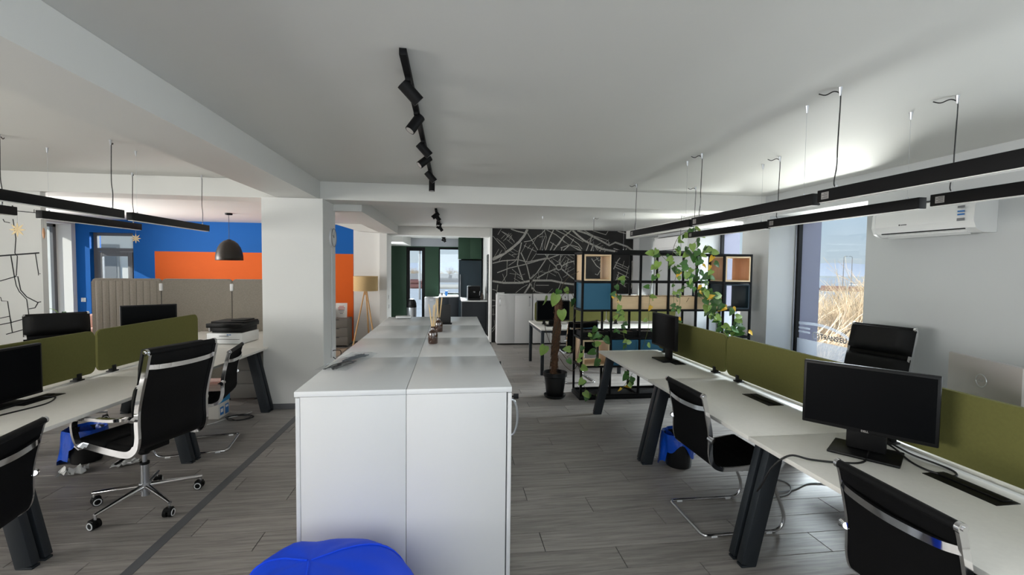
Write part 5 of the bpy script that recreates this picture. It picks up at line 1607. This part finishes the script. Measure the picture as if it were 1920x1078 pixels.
MB().lathe([(0.014, 1.2), (0.018, 1.24), (0.03, 1.29), (0.028, 1.32), (0, 1.34)], seg=14).build('bulb', 'white_plastic', t)
MB().tube(smooth_path([(0.1, 0.1, 0.01), (0.02, -0.1, 0.006), (-0.16, -0.16, 0.006), (-0.22, 0.0, 0.06), (-0.18, 0.08, 0.10), (-0.05, 0.3, 0.02)], 6), 0.003, 6).build('cord', 'cable_black', t)

# grey drawer unit with a framed sheet and a bag
t = thing('drawer_unit', 'small taupe three-drawer unit against the orange wall', 'cabinet', (-2.42, 9.95, 0))
MB().box(-0.27, 0.27, -0.19, 0.22, 0.04, 0.60, 0.003).build('case', 'drawer_grey', t)
for q in range(3):
    d_ = MB().box(-0.266, 0.266, -0.208, -0.191, 0.048 + q * 0.184, 0.225 + q * 0.184, 0.002).build('drawer', 'drawer_grey', t)
    MB().box(-0.1, 0.1, -0.216, -0.208, 0.205 + q * 0.184, 0.218 + q * 0.184, 0.002).build('pull', 'dark_metal', d_)
f = MB()
for x in (-0.22, 0.22):
    for y in (-0.15, 0.17):
        f.cyl((x, y, 0), (x, y, 0.041), 0.016, seg=10)
f.build('glides', 'rubber_dark', t)
t = thing('notice_stand', 'white framed notice standing on the taupe drawer unit', 'sign', (-2.32, 9.94, 0.602), D(5))
MB().obox((0, 0.02, 0.155), (1, 0, 0), (0, 0.15, 1), (0, -1, 0.15), 0.115, 0.155, 0.004, 0, 0.002).build('frame', 'paper_white', t)
m = MB()
for i in range(6):
    w = (0.05, 0.07, 0.065, 0.06, 0.05, 0.03)[i]
    z = 0.24 - i * 0.03
    y = 0.02 + (z - 0.155) * 0.15 - 0.0055
    m.obox((0.0, y, z), (1, 0, 0), (0, 0.15, 1), (0, -1, 0.15), w, 0.006, 0.0012, 0 if i < 3 else 1)
m.build('print', ['ink_red', 'ink_grey'], t, smooth=False)
MB().obox((0, 0.055, 0.10), (1, 0, 0), (0, -0.3, 1), (0, -1, -0.3), 0.03, 0.10, 0.003).build('strut', 'paper_white', t)
t = thing('handbag', 'small black bag on the taupe drawer unit, half hidden by the pillar', 'bag', (-2.55, 9.9, 0.602))
MB().lathe([(0, 0), (0.09, 0.0), (0.115, 0.05), (0.10, 0.14), (0.06, 0.2), (0, 0.215)], seg=18).build('pouch', 'black_leather', t)
MB().tube(smooth_path([(-0.06, 0, 0.18), (-0.05, 0, 0.27), (0, 0, 0.30), (0.05, 0, 0.27), (0.06, 0, 0.18)], 5), 0.006, 6).build('strap', 'black_leather', t)
t = thing('area_rug', 'flat woven rug in beige and brown beside the orange wall', 'rug', (-3.15, 9.05, 0.0))
MB().box(-1.05, 1.02, -0.75, 0.62, 0.0008, 0.008, 0.002).build('weave', 'rug_weave', t)
m = MB()
for y in (-0.70, 0.57):
    m.box(-1.04, 1.01, y - 0.02, y + 0.02, 0.0085, 0.0095)
m.build('border', 'soil', t, smooth=False)

# ================================================================== BINS, TISSUES, CABLES
def bin_(loc, label, seed, side):
    t = thing('waste_bin', label, 'bin', loc, 0, 'black waste bins with blue bags')
    MB().lathe([(0, 0.004), (0.098, 0.004), (0.102, 0.0), (0.106, 0.01), (0.128, 0.27), (0.124, 0.27), (0.102, 0.014), (0, 0.012)], seg=28).build('bucket', 'pot_black', t)
    rr = random.Random(seed)
    ph = [rr.uniform(0, 6) for _ in range(5)]
    def wob(k, z):
        a = 2 * PI * k / 40
        return (0.05 * math.sin(3 * a + ph[0]) + 0.035 * math.sin(7 * a + ph[1] + z * 20) + 0.02 * math.sin(13 * a + ph[2] + z * 30)) * (1 if z > 0.0 else 0)
    b = MB()
    rings = []
    n = 44
    for lev in range(12):
        ring = []
        for k in range(n):
            a = 2 * PI * k / n
            low = 0.14 + 0.05 * math.sin(a * 2 + ph[3]) + 0.035 * math.sin(a * 5 + ph[4]) - (0.10 if math.cos(a - side) > 0.6 else 0)
            u = lev / 11
            if u < 0.55:                                    # outside, hanging from the rim down
                q = u / 0.55
                z = low + (0.292 - low) * q
                r = 0.112 + 0.024 * z / 0.27 + (0.012 + 0.055 * max(0, math.cos(a - side)) ** 3) * (1 - q) + 0.004
            else:
                q = (u - 0.55) / 0.45
                z = 0.292 - 0.16 * q + 0.012 * (1 - q) * math.sin(4 * a + ph[1])
                r = (0.128 - 0.02 * q) * (1 - 0.08 * q)
            r *= 1 + 0.045 * math.sin(7 * a + ph[0] + 9 * u) * (1 - abs(u - 0.5)) + 0.02 * math.sin(15 * a + ph[2])
            ring.append(b.bm.verts.new((r * math.cos(a), r * math.sin(a), z)))
        rings.append(ring)
    for A, B in zip(rings[:-1], rings[1:]):
        for k in range(n):
            b.bm.faces.new((A[k], A[(k + 1) % n], B[(k + 1) % n], B[k]))
    b.bm.faces.new(rings[-1])
    b.build('bag', 'blue_bag', t, ang=70)
bin_((1.965, 3.66, 0), 'black bin with a blue bag under the window-side bench', 5, 2.6)
bin_((-3.12, 4.29, 0), 'black bin with a blue bag behind the high-back chair', 8, 3.6)
for loc, s, lab in (((-3.03, 4.02, 0.0), 3, 'crumpled white tissue on the floor in front of the bin'), ((-2.74, 4.17, 0.0), 6, 'flat torn white tissue on the floor nearer the chair base')):
    m = MB()
    rr = random.Random(s)
    N = 9
    V = [[m.bm.verts.new(((i / N - 0.5) * 0.17 + rr.uniform(-0.015, 0.015), (j / N - 0.5) * 0.12 + rr.uniform(-0.012, 0.012), 0.003 + abs(rr.gauss(0, 0.016)) * (1.7 if s == 3 else 0.9))) for j in range(N + 1)] for i in range(N + 1)]
    for i in range(N):
        for j in range(N):
            if rr.random() < 0.93:
                m.bm.faces.new((V[i][j], V[i + 1][j], V[i + 1][j + 1], V[i][j + 1]))
    for v in [v for v in m.bm.verts if not v.link_faces]:
        m.bm.verts.remove(v)
    o = m.build('tissue', 'paper_white', ang=60)
    o.location = loc
    o.rotation_euler = (0, 0, 0.5)
    tag(o, lab, 'tissue')

def cable(pts, r, m, label, n=7):
    o = MB().tube(smooth_path(pts, n), r, 7).build('cable', m, ang=80)
    return tag(o, label, 'cable')
z = DH + 0.0045
cable([(2.34, 2.20, z + 0.012), (2.25, 2.12, z + 0.012), (2.17, 2.07, z + 0.012), (2.05, 1.985, z), (1.93, 1.99, z), (1.80, 2.03, z + 0.004), (1.715, 2.07, z + 0.012), (1.66, 2.12, 0.68), (1.64, 2.17, 0.56), (1.65, 2.22, 0.50)], 0.0052, 'cable_black', 'black cable running from the wide monitor over the desk edge')
cable([(2.30, 2.16, 0.80), (2.33, 2.08, 0.765), (2.30, 1.97, z), (2.28, 1.88, z), (2.30, 1.815, z), (2.355, 1.80, z), (2.40, 1.85, z), (2.395, 1.93, z + 0.003), (2.37, 2.03, z + 0.01), (2.33, 2.13, 0.79)], 0.005, 'cable_black', 'black cable loop between the wide monitor and the desk flap')
cable([(2.33, 3.03, 0.006), (2.45, 3.04, 0.006), (2.56, 3.08, 0.006), (2.66, 3.2, 0.006), (2.62, 3.31, 0.006), (2.48, 3.33, 0.006), (2.36, 3.22, 0.006), (2.42, 3.10, 0.012), (2.62, 3.12, 0.006), (2.82, 3.2, 0.006), (2.98, 3.18, 0.006)], 0.005, 'cable_grey', 'grey cable loops on the floor under the window-side bench')
cable([(2.25, 3.5, 0.55), (2.05, 3.55, 0.60), (1.95, 3.62, 0.50), (1.90, 3.64, 0.42)], 0.004, 'cable_black', 'thin black cord hanging under the desk near the blue bin')
cable([(-2.60, 5.06, 0.006), (-2.52, 5.15, 0.006), (-2.44, 5.32, 0.006), (-2.34, 5.40, 0.006), (-2.28, 5.50, 0.006)], 0.005, 'cable_white', 'white cable on the floor below the printer desk')
cp = []
for q in range(26):
    a = q * 0.62
    cp.append((-2.33 + (0.13 + 0.02 * math.sin(q)) * math.cos(a), 5.30 + (0.085 + 0.012 * math.cos(q * 1.7)) * math.sin(a), 0.006 + 0.0022 * (q % 6)))
cable(cp, 0.0045, 'cable_black', 'coiled black cable on the floor beside the pillar', 4)
fl0, fl1 = onL(-0.68, 0.575, z + 0.012), onL(-0.74, 0.60, z)
cable([onL(-0.66, 0.56, z + 0.010), onL(-0.64, 0.50, z), onL(-0.80, 0.42, z), onL(-1.0, 0.46, z), onL(-1.15, 0.5, z)], 0.005, 'cable_black', 'black cable leaving the flap of the lounge-side desk')
cable([onL(-1.40, -0.012, 0.70), onL(-1.43, -0.028, 0.60), onL(-1.42, -0.03, 0.5), onL(-1.40, 0.0, 0.43)], 0.004, 'cable_black', 'thin black cord hanging from the lounge-side desk edge')

# blue bean bag at the foot of the island
t = thing('bean_bag', 'bright blue bean bag at the near end of the white island', 'bean bag', (-0.43, 1.72, 0))
b = MB()
N, Mm = 48, 18
rings = []
ctr = []
for j in range(Mm + 1):
    u = j / Mm
    ring = []
    zz = 0.54 * (1 - (1 - u) ** 1.7) if j else 0.0
    for k in range(N):
        a = 2 * PI * k / N
        prof = (1 - u ** 2.6) ** 0.62
        lob = 1 + 0.05 * abs(math.sin(3 * a + 0.5)) * (1 - 0.3 * u) + 0.015 * math.sin(9 * a + 7 * u)
        r = 0.40 * max(prof, 0.02) * lob * (0.86 + 0.14 * min(1, u * 6))
        fold = 0.020 * math.sin(4 * a + 5 * u + 0.8) * math.sin(PI * u) + 0.012 * math.sin(9 * a - 6 * u) * u * (1 - u) * 2.5
        r *= 1 + 0.7 * fold
        ring.append(b.bm.verts.new((r * math.cos(a) - 0.02 - 0.10 * u * u, r * math.sin(a) + 0.10 * u * u, zz + fold)))
    rings.append(ring)
for A, B in zip(rings[:-1], rings[1:]):
    for k in range(N):
        b.bm.faces.new((A[k], A[(k + 1) % N], B[(k + 1) % N], B[k]))
b.bm.faces.new(rings[0][::-1]); b.bm.faces.new(rings[-1])
seam_pts = []
for s_ in range(3):
    k = int((s_ + 0.0) * N / 3) - 11
    seam_pts.append([r_[k % N].co.copy() for r_ in rings])
b.build('cover', 'beanbag_blue', t, ang=80)
m = MB()
for P in seam_pts:
    m.tube([p + Vector((p.x + 0.02, p.y, 0)).normalized() * 0.002 for p in P[1:]], 0.0045, 6)
m.build('piping', 'beanbag_blue', t)

# ================================================================== KITCHEN
t = thing('kitchen_base_unit', 'dark kitchen counter under the far window with a pale worktop', 'cabinet', (WO[0] + 0.02, 12.42, 0))
MB().box(0, 0.53, 0.02, 0.575, 0.08, 0.875, 0.002).build('body', 'dark_metal', t)
for x0, x1 in ((0.003, 0.263), (0.267, 0.527)):
    MB().box(x0, x1, 0, 0.0195, 0.085, 0.87, 0.002).build('door', 'dark_metal', t)
MB().box(0, 0.53, 0.05, 0.575, 0, 0.08).build('plinth', 'black_plastic', t)
MB().box(-0.005, 0.53, -0.015, 0.575, 0.876, 0.906, 0.003).build('worktop', 'white_edge', t)
t = thing('dishwasher', 'silver undercounter appliance between door and window in the kitchen', 'dishwasher', (-0.74, 12.42, 0))
MB().box(0, 0.375, 0.02, 0.575, 0.05, 0.87, 0.003).build('body', 'silver_plastic', t)
MB().box(0.003, 0.372, 0, 0.0195, 0.08, 0.865, 0.004).build('door', 'brushed_steel', t)
MB().box(0.14, 0.24, -0.006, 0, 0.80, 0.812, 0.002).build('display_strip', 'white_plastic', t)
MB().box(0.0, 0.375, 0.06, 0.575, 0, 0.05).build('plinth', 'black_plastic', t)
t = thing('refrigerator', 'tall black refrigerator with a glossy door in the kitchen corner', 'refrigerator', (0.175, 12.38, 0))
MB().box(0, 0.62, 0.05, 0.6, 0.04, 1.90, 0.004).build('body', 'black_metal', t)
MB().box(0.0, 0.62, 0, 0.048, 0.06, 1.88, 0.005).build('door', 'dark_teal', t)
MB().box(0.03, 0.05, -0.035, -0.012, 0.8, 1.5, 0.004).box(0.03, 0.05, -0.014, 0.0, 0.82, 0.86).box(0.03, 0.05, -0.014, 0.0, 1.44, 1.48).build('handle', 'brushed_steel', t)
MB().box(0.02, 0.6, 0.06, 0.58, 0, 0.04).build('plinth', 'black_plastic', t)
t = thing('wall_cupboard', 'dark green cupboard reaching the ceiling above the refrigerator', 'cabinet', (0.165, 12.36, 1.92))
MB().box(0, 0.625, 0.02, 0.63, 0, 0.575, 0.002).build('body', 'green_paint', t)
for x0, x1 in ((0.002, 0.311), (0.314, 0.623)):
    MB().box(x0, x1, 0, 0.0195, 0.003, 0.572, 0.002).build('door', 'green_paint', t)
t = thing('kitchen_counter', 'dark kitchen counter along the side wall, coffee machine on it', 'cabinet', (0.235, 11.0, 0))
MB().box(0.02, 0.598, 0.0, 1.25, 0.08, 0.86, 0.002).build('body', 'dark_metal', t)
for i in range(3):
    MB().box(0, 0.0195, 0.004 + i * 0.416, 0.412 + i * 0.416, 0.085, 0.855, 0.002).build('door', 'dark_metal', t)
MB().box(0.05, 0.598, 0.0, 1.25, 0, 0.08).build('plinth', 'black_plastic', t)
MB().box(-0.015, 0.598, -0.01, 1.25, 0.861, 0.889, 0.003).build('worktop', 'white_edge', t)
t = thing('coffee_machine', 'dark coffee machine with a steel side on the kitchen counter', 'coffee machine', (0.39, 11.12, 0.889))
MB().box(0, 0.30, 0.12, 0.42, 0.0, 0.345, 0.012).build('body', 'black_plastic', t)
MB().box(0.02, 0.30, 0.0, 0.12, 0.0, 0.06, 0.006).build('drip_tray', 'black_plastic', t)
MB().box(0.02, 0.30, 0.02, 0.12, 0.22, 0.34, 0.012).build('brew_head', 'black_plastic', t)
MB().box(-0.02, -0.001, 0.03, 0.42, 0.0, 0.335, 0.004).build('side_panel', 'brushed_steel', t)
MB().cyl((0.15, 0.07, 0.22), (0.15, 0.07, 0.19), 0.03, seg=14).bar((0.15, 0.06, 0.205), (0.15, -0.06, 0.20), 0.022, 0.022, bev=0.005).build('portafilter', 'brushed_steel', t)
MB().tube(smooth_path([(0.27, 0.1, 0.30), (0.285, 0.05, 0.26), (0.28, 0.04, 0.12)], 5), 0.005, 7).build('steam_wand', 'chrome', t)
for i, (x, y, h, r, m) in enumerate(((0.73, 11.25, 0.22, 0.03, 'amber_glass'), (0.76, 11.42, 0.17, 0.035, 'white_plastic'))):
    t = thing('syrup_bottle', ['dark bottle beside the coffee machine', 'pale bottle beside the coffee machine, by the wall'][i], 'bottle', (x, y, 0.889))
    MB().lathe([(0, 0), (r, 0), (r, h * 0.6), (r * 0.4, h * 0.78), (r * 0.35, h * 0.92), (0, h * 0.92)], seg=16).build('bottle_body', m, t)
    MB().cyl((0, 0, h * 0.92), (0, 0, h), r * 0.42, seg=12).build('cap', 'black_plastic', t)
t = thing('cup', 'blue paper cup on the kitchen window counter', 'cup', (-0.16, 12.62, 0.906))
MB().lathe([(0, 0), (0.032, 0), (0.042, 0.125), (0.039, 0.125), (0.03, 0.006), (0, 0.006)], seg=18).build('wall', 'ink_blue', t)
MB().lathe([(0.043, 0.122), (0.044, 0.13), (0.038, 0.132), (0, 0.132)], seg=18).build('lid', 'bronze_black', t)
for i, (x, col) in enumerate(((-0.30, 'drawer_grey'), (-0.345, 'paper_white'), (-0.255, 'paper_white'))):
    t = thing('spice_jar', ['grey jar at the window end of the kitchen counter', 'white jar nearest the window edge of the kitchen counter', 'small white jar next to the blue cup'][i], 'jar', (x + 0.02, 12.68 + 0.03 * i, 0.906))
    MB().lathe([(0, 0), (0.02, 0), (0.022, 0.05), (0.016, 0.06), (0, 0.06)], seg=14).build('jar_body', col, t)
    MB().cyl((0, 0, 0.06), (0, 0, 0.075), 0.018, seg=14).build('lid', 'black_plastic', t)
t = thing('pedal_bin', 'steel pedal bin with a black dome lid before the kitchen door', 'bin', (-1.085, 12.45, 0))
MB().lathe([(0, 0), (0.125, 0), (0.13, 0.02), (0.13, 0.60), (0, 0.60)], seg=30).build('drum', 'brushed_steel', t)
MB().lathe([(0.133, 0.60), (0.135, 0.63), (0.134, 0.66), (0.0, 0.66)], seg=30).build('collar', 'black_plastic', t)
MB().lathe([(0.131, 0.665), (0.128, 0.71), (0.11, 0.77), (0.075, 0.82), (0, 0.845)], seg=30).build('dome_lid', 'black_plastic', t)
MB().box(-0.04, 0.04, -0.17, -0.12, 0.01, 0.025, 0.004).build('pedal', 'black_plastic', t)
t = thing('wall_panel', 'narrow dark framed mirror on the kitchen side wall', 'mirror', (0.834, 10.62, 1.05))
MB().box(-0.02, -0.0005, -0.16, 0.16, -0.95, 0.95, 0.003).build('frame', 'black_metal', t)
MB().box(-0.0225, -0.0202, -0.14, 0.14, -0.93, 0.93).build('glass', 'chrome', t, smooth=False)

# ================================================================== OUTSIDE
g = MB()
g.box(-160, 260, -120, 300, -3.4, -3.05)
struct('ground', g, 'ground_out')
def hill_strip(name, rad, a0, a1, h0, seed, m):
    rr = random.Random(seed)
    b = MB()
    N = 60
    prev = None
    for i in range(N + 1):
        a = a0 + (a1 - a0) * i / N
        h = h0 * (0.55 + 0.25 * math.sin(i * 0.33 + seed) + 0.13 * math.sin(i * 0.91 + seed * 2) + 0.07 * rr.random())
        p = Vector((rad * math.sin(a), rad * math.cos(a), -4))
        q = Vector((rad * 1.12 * math.sin(a), rad * 1.12 * math.cos(a), h))
        s_ = Vector((rad * 1.35 * math.sin(a), rad * 1.35 * math.cos(a), -4))
        cur = [b.bm.verts.new(v) for v in (p, q, s_)]
        if prev:
            b.bm.faces.new((prev[0], cur[0], cur[1], prev[1]))
            b.bm.faces.new((prev[1], cur[1], cur[2], prev[2]))
        prev = cur
    struct(name, b, m, smooth=True)
hill_strip('hills', 640, -0.5, 1.45, 13, 2, 'hill')
# dry field on the window side
struct('dry_field', MB().box(5.6, 60, -6, 40, -3.05, -3.0), 'grass_dry')
# bare thicket: one bush, copied
rr = random.Random(31)
def bush_mesh(n, seed):
    rr = random.Random(seed)
    b = MB()
    def branch(p, d, L, r, depth):
        q = p + d * L
        b.tube([p, (p + q) / 2 + Vector((rr.uniform(-1, 1), rr.uniform(-1, 1), rr.uniform(-0.4, 0.6))) * L * 0.07, q], [r, r * 0.85, r * 0.65], 3)
        if depth == 0:
            return
        for _ in range(rr.choice((3, 4, 4))):
            nd = (d + Vector((rr.uniform(-1, 1), rr.uniform(-1, 1), rr.uniform(-0.35, 0.9))) * 0.75).normalized()
            branch(p + d * L * rr.uniform(0.45, 1.0), nd, L * rr.uniform(0.6, 0.86), r * 0.62, depth - 1)
    for i in range(n):
        a = rr.uniform(0, 2 * PI)
        branch(Vector((0.35 * math.cos(a), 0.35 * math.sin(a), 0)), Vector((0.45 * math.cos(a), 0.45 * math.sin(a), 1.25)).normalized(), rr.uniform(1.0, 1.5), 0.035, 4)
    return b
bushes = [bush_mesh(4, 5), bush_mesh(4, 17), bush_mesh(4, 29)]
bms = []
for b in bushes:
    me = bpy.data.meshes.new('bush_source')
    b.bm.to_mesh(me)
    b.bm.free()
    bms.append(me)
def thicket(name, spots, label, cat):
    tk = MB()
    for i, (x, y, sc, sz) in enumerate(spots):
        n0 = len(tk.bm.verts)
        tk.bm.from_mesh(bms[i % 3])
        tk.bm.verts.ensure_lookup_table()
        m4 = Matrix.Translation((x, y, -3.0)) @ Matrix.Rotation(i * 1.1, 4, 'Z') @ Matrix.Diagonal((sc, sc, sz, 1))
        bmesh.ops.transform(tk.bm, matrix=m4, verts=tk.bm.verts[n0:])
    me = bpy.data.meshes.new(name)
    tk.bm.to_mesh(me)
    tk.bm.free()
    me.materials.append(MATS['twig'])
    o = bpy.data.objects.new(name, me)
    COL.objects.link(o)
    o['kind'] = 'stuff'
    return tag(o, label, cat)
rr = random.Random(3)
sp_ = []
for q in range(26):
    d_ = 13.5 + 16 * (q / 26) ** 1.3
    a_ = math.radians(rr.uniform(36, 56))
    sp_.append((d_ * math.sin(a_), d_ * math.cos(a_), rr.uniform(1.0, 1.25), rr.uniform(1.12, 1.36) * (1 if d_ < 20 else 1.05)))
thicket('bare_thicket', sp_, 'sunlit tangle of bare beige bushes outside the office windows', 'bushes')
# street lamps and far houses on the window side
for i, (x, y) in enumerate(((95.4, 100.0), (97.7, 100.0))):
    t = thing('street_lamp', ['grey street lamp beyond the thicket, arm towards its twin', 'second grey street lamp beyond the thicket, nearer the window edge'][i], 'street lamp', (x, y, -3))
    MB().cyl((0, 0, 0), (0, 0, 8.1), 0.11, 0.08, seg=10).build('pole', 'pole_grey', t)
    s_ = 1 if i == 0 else -1
    MB().tube(smooth_path([(0, 0, 8.05), (s_ * 0.15, 0, 8.3), (s_ * 0.55, 0, 8.4)], 5), 0.05, 6).build('arm', 'pole_grey', t)
    MB().obox((s_ * 0.75, 0, 8.38), (1, 0, 0), (0, 1, 0), (0, 0, 1), 0.2, 0.1, 0.05).build('lamp_head', 'pole_grey', t)
for i in range(7):
    x, y = 84 + i * 3.6, 98 - i * 3.6
    t = thing('house', 'small far house with a terracotta roof beyond the thicket', 'house', (x, y, -4.5), 0.7, 'far houses beyond the thicket')
    MB().box(-2.2, 2.2, -2, 2, 0, 1.7).build('wall', 'facade_white', t, smooth=False)
    MB().prism([(-2.5, 1.7), (2.5, 1.7), (0, 2.8)], (0, 2.3, 0), (1, 0, 0), (0, 0, 1), 4.6).build('roof', 'roof_tile', t, smooth=False)
    w = MB()
    for q in (-1.2, 0.4):
        w.box(q, q + 0.8, -2.03, -2.0, 0.5, 1.3)
    w.build('windows', 'ink_dark', t, smooth=False)
# the yard behind the kitchen
struct('yard_wall', MB().box(-80, 60, 140, 140.5, -3.05, -0.4), 'facade_grey')
t = thing('utility_pole', 'wooden utility pole with wires in the yard behind the kitchen door', 'pole', (-4.6, 66, -3))
MB().cyl((0, 0, 0), (0, 0, 11.5), 0.15, 0.11, seg=10).build('pole', 'pole_grey', t)
MB().bar((-1, 0, 10.6), (1, 0, 10.6), 0.12, 0.12).build('cross_arm', 'pole_grey', t)
for q, z_ in enumerate((10.7, 9.2, 8.1)):
    MB().tube([(-40, 6, z_ + 0.8), (-20, 3, z_ - 0.1), (0, 0, z_), (20, -3, z_ - 0.3), (40, -6, z_ + 0.6)], 0.03, 4).build('wire', 'pole_grey', t, smooth=False)
k_ = 0
for row_, (zz, nn, mm) in enumerate(((0.5, 7, 'pipe_red'), (1.37, 6, 'pipe_red'), (0.5, 5, 'carton'))):
    for q in range(nn):
        x0 = (-18.0 if row_ < 2 else -3.0)
        y0 = 100 + q * 1.04 + (0.52 if row_ == 1 else 0)
        o = MB().cyl((x0, y0, -3.05 + zz), (x0 + 12.5, y0, -3.05 + zz), 0.5, seg=12).build('steel_pipe', mm)
        tag(o, ['rust red pipe in the bottom layer of the yard stack', 'rust red pipe in the top layer of the yard stack', 'pale pipe lying in the yard seen through the kitchen window'][row_], 'pipe', ['lower pipes of the yard stack', 'upper pipes of the yard stack', 'pale pipes in the yard'][row_])
thicket('far_trees', [(-22 + i * 4.4, 146 + (i * 7) % 5, 1.9, 1.1 + 0.35 * ((i * 3) % 4) / 4) for i in range(12)], 'row of bare trees at the far end of the yard behind the kitchen', 'trees')
# white neighbour building beyond the blue wall
t = thing('neighbour_building', 'white neighbouring building with balconies outside the blue wall door', 'building', (-12.0, 17.5, -3))
MB().box(-5.0, 5.0, 0.0, 8.0, 0.0, 9.5).build('wall', 'facade_white', t, smooth=False)
for z_ in (3.05, 6.1):
    MB().box(-5.2, 5.2, -1.6, 0.0, z_ - 0.15, z_ + 0.05).build('balcony_slab', 'facade_grey', t, smooth=False)
    MB().box(-5.2, 5.2, -1.62, -1.56, z_ + 0.05, z_ + 0.95).build('parapet', 'facade_white', t, smooth=False)
    for x in (-4.2, -1.2, 1.8):
        f = MB().box(x, x + 1.7, -0.04, 0.02, z_ + 0.1, z_ + 2.3).build('window_frame', 'facade_grey', t, smooth=False)
        MB().box(x + 0.08, x + 1.62, -0.05, -0.04, z_ + 0.2, z_ + 2.2).build('pane', 'ink_grey', f, smooth=False)
t = thing('side_building', 'sunlit white building with window rows outside the window bay', 'building', (-27, 25.0, -3))
MB().box(-3.5, 3.0, -3.0, 9.0, 0.0, 8.5).build('wall', 'facade_white', t, smooth=False)
for z_ in (1.2, 3.7, 6.0):
    for y in (-2.2, 0.4, 3.0, 5.6):
        f = MB().box(2.98, 3.05, y, y + 1.4, z_, z_ + 1.3).build('window_frame', 'facade_grey', t, smooth=False)
        MB().box(3.05, 3.06, y + 0.08, y + 1.32, z_ + 0.08, z_ + 1.22).build('pane', 'ink_grey', f, smooth=False)
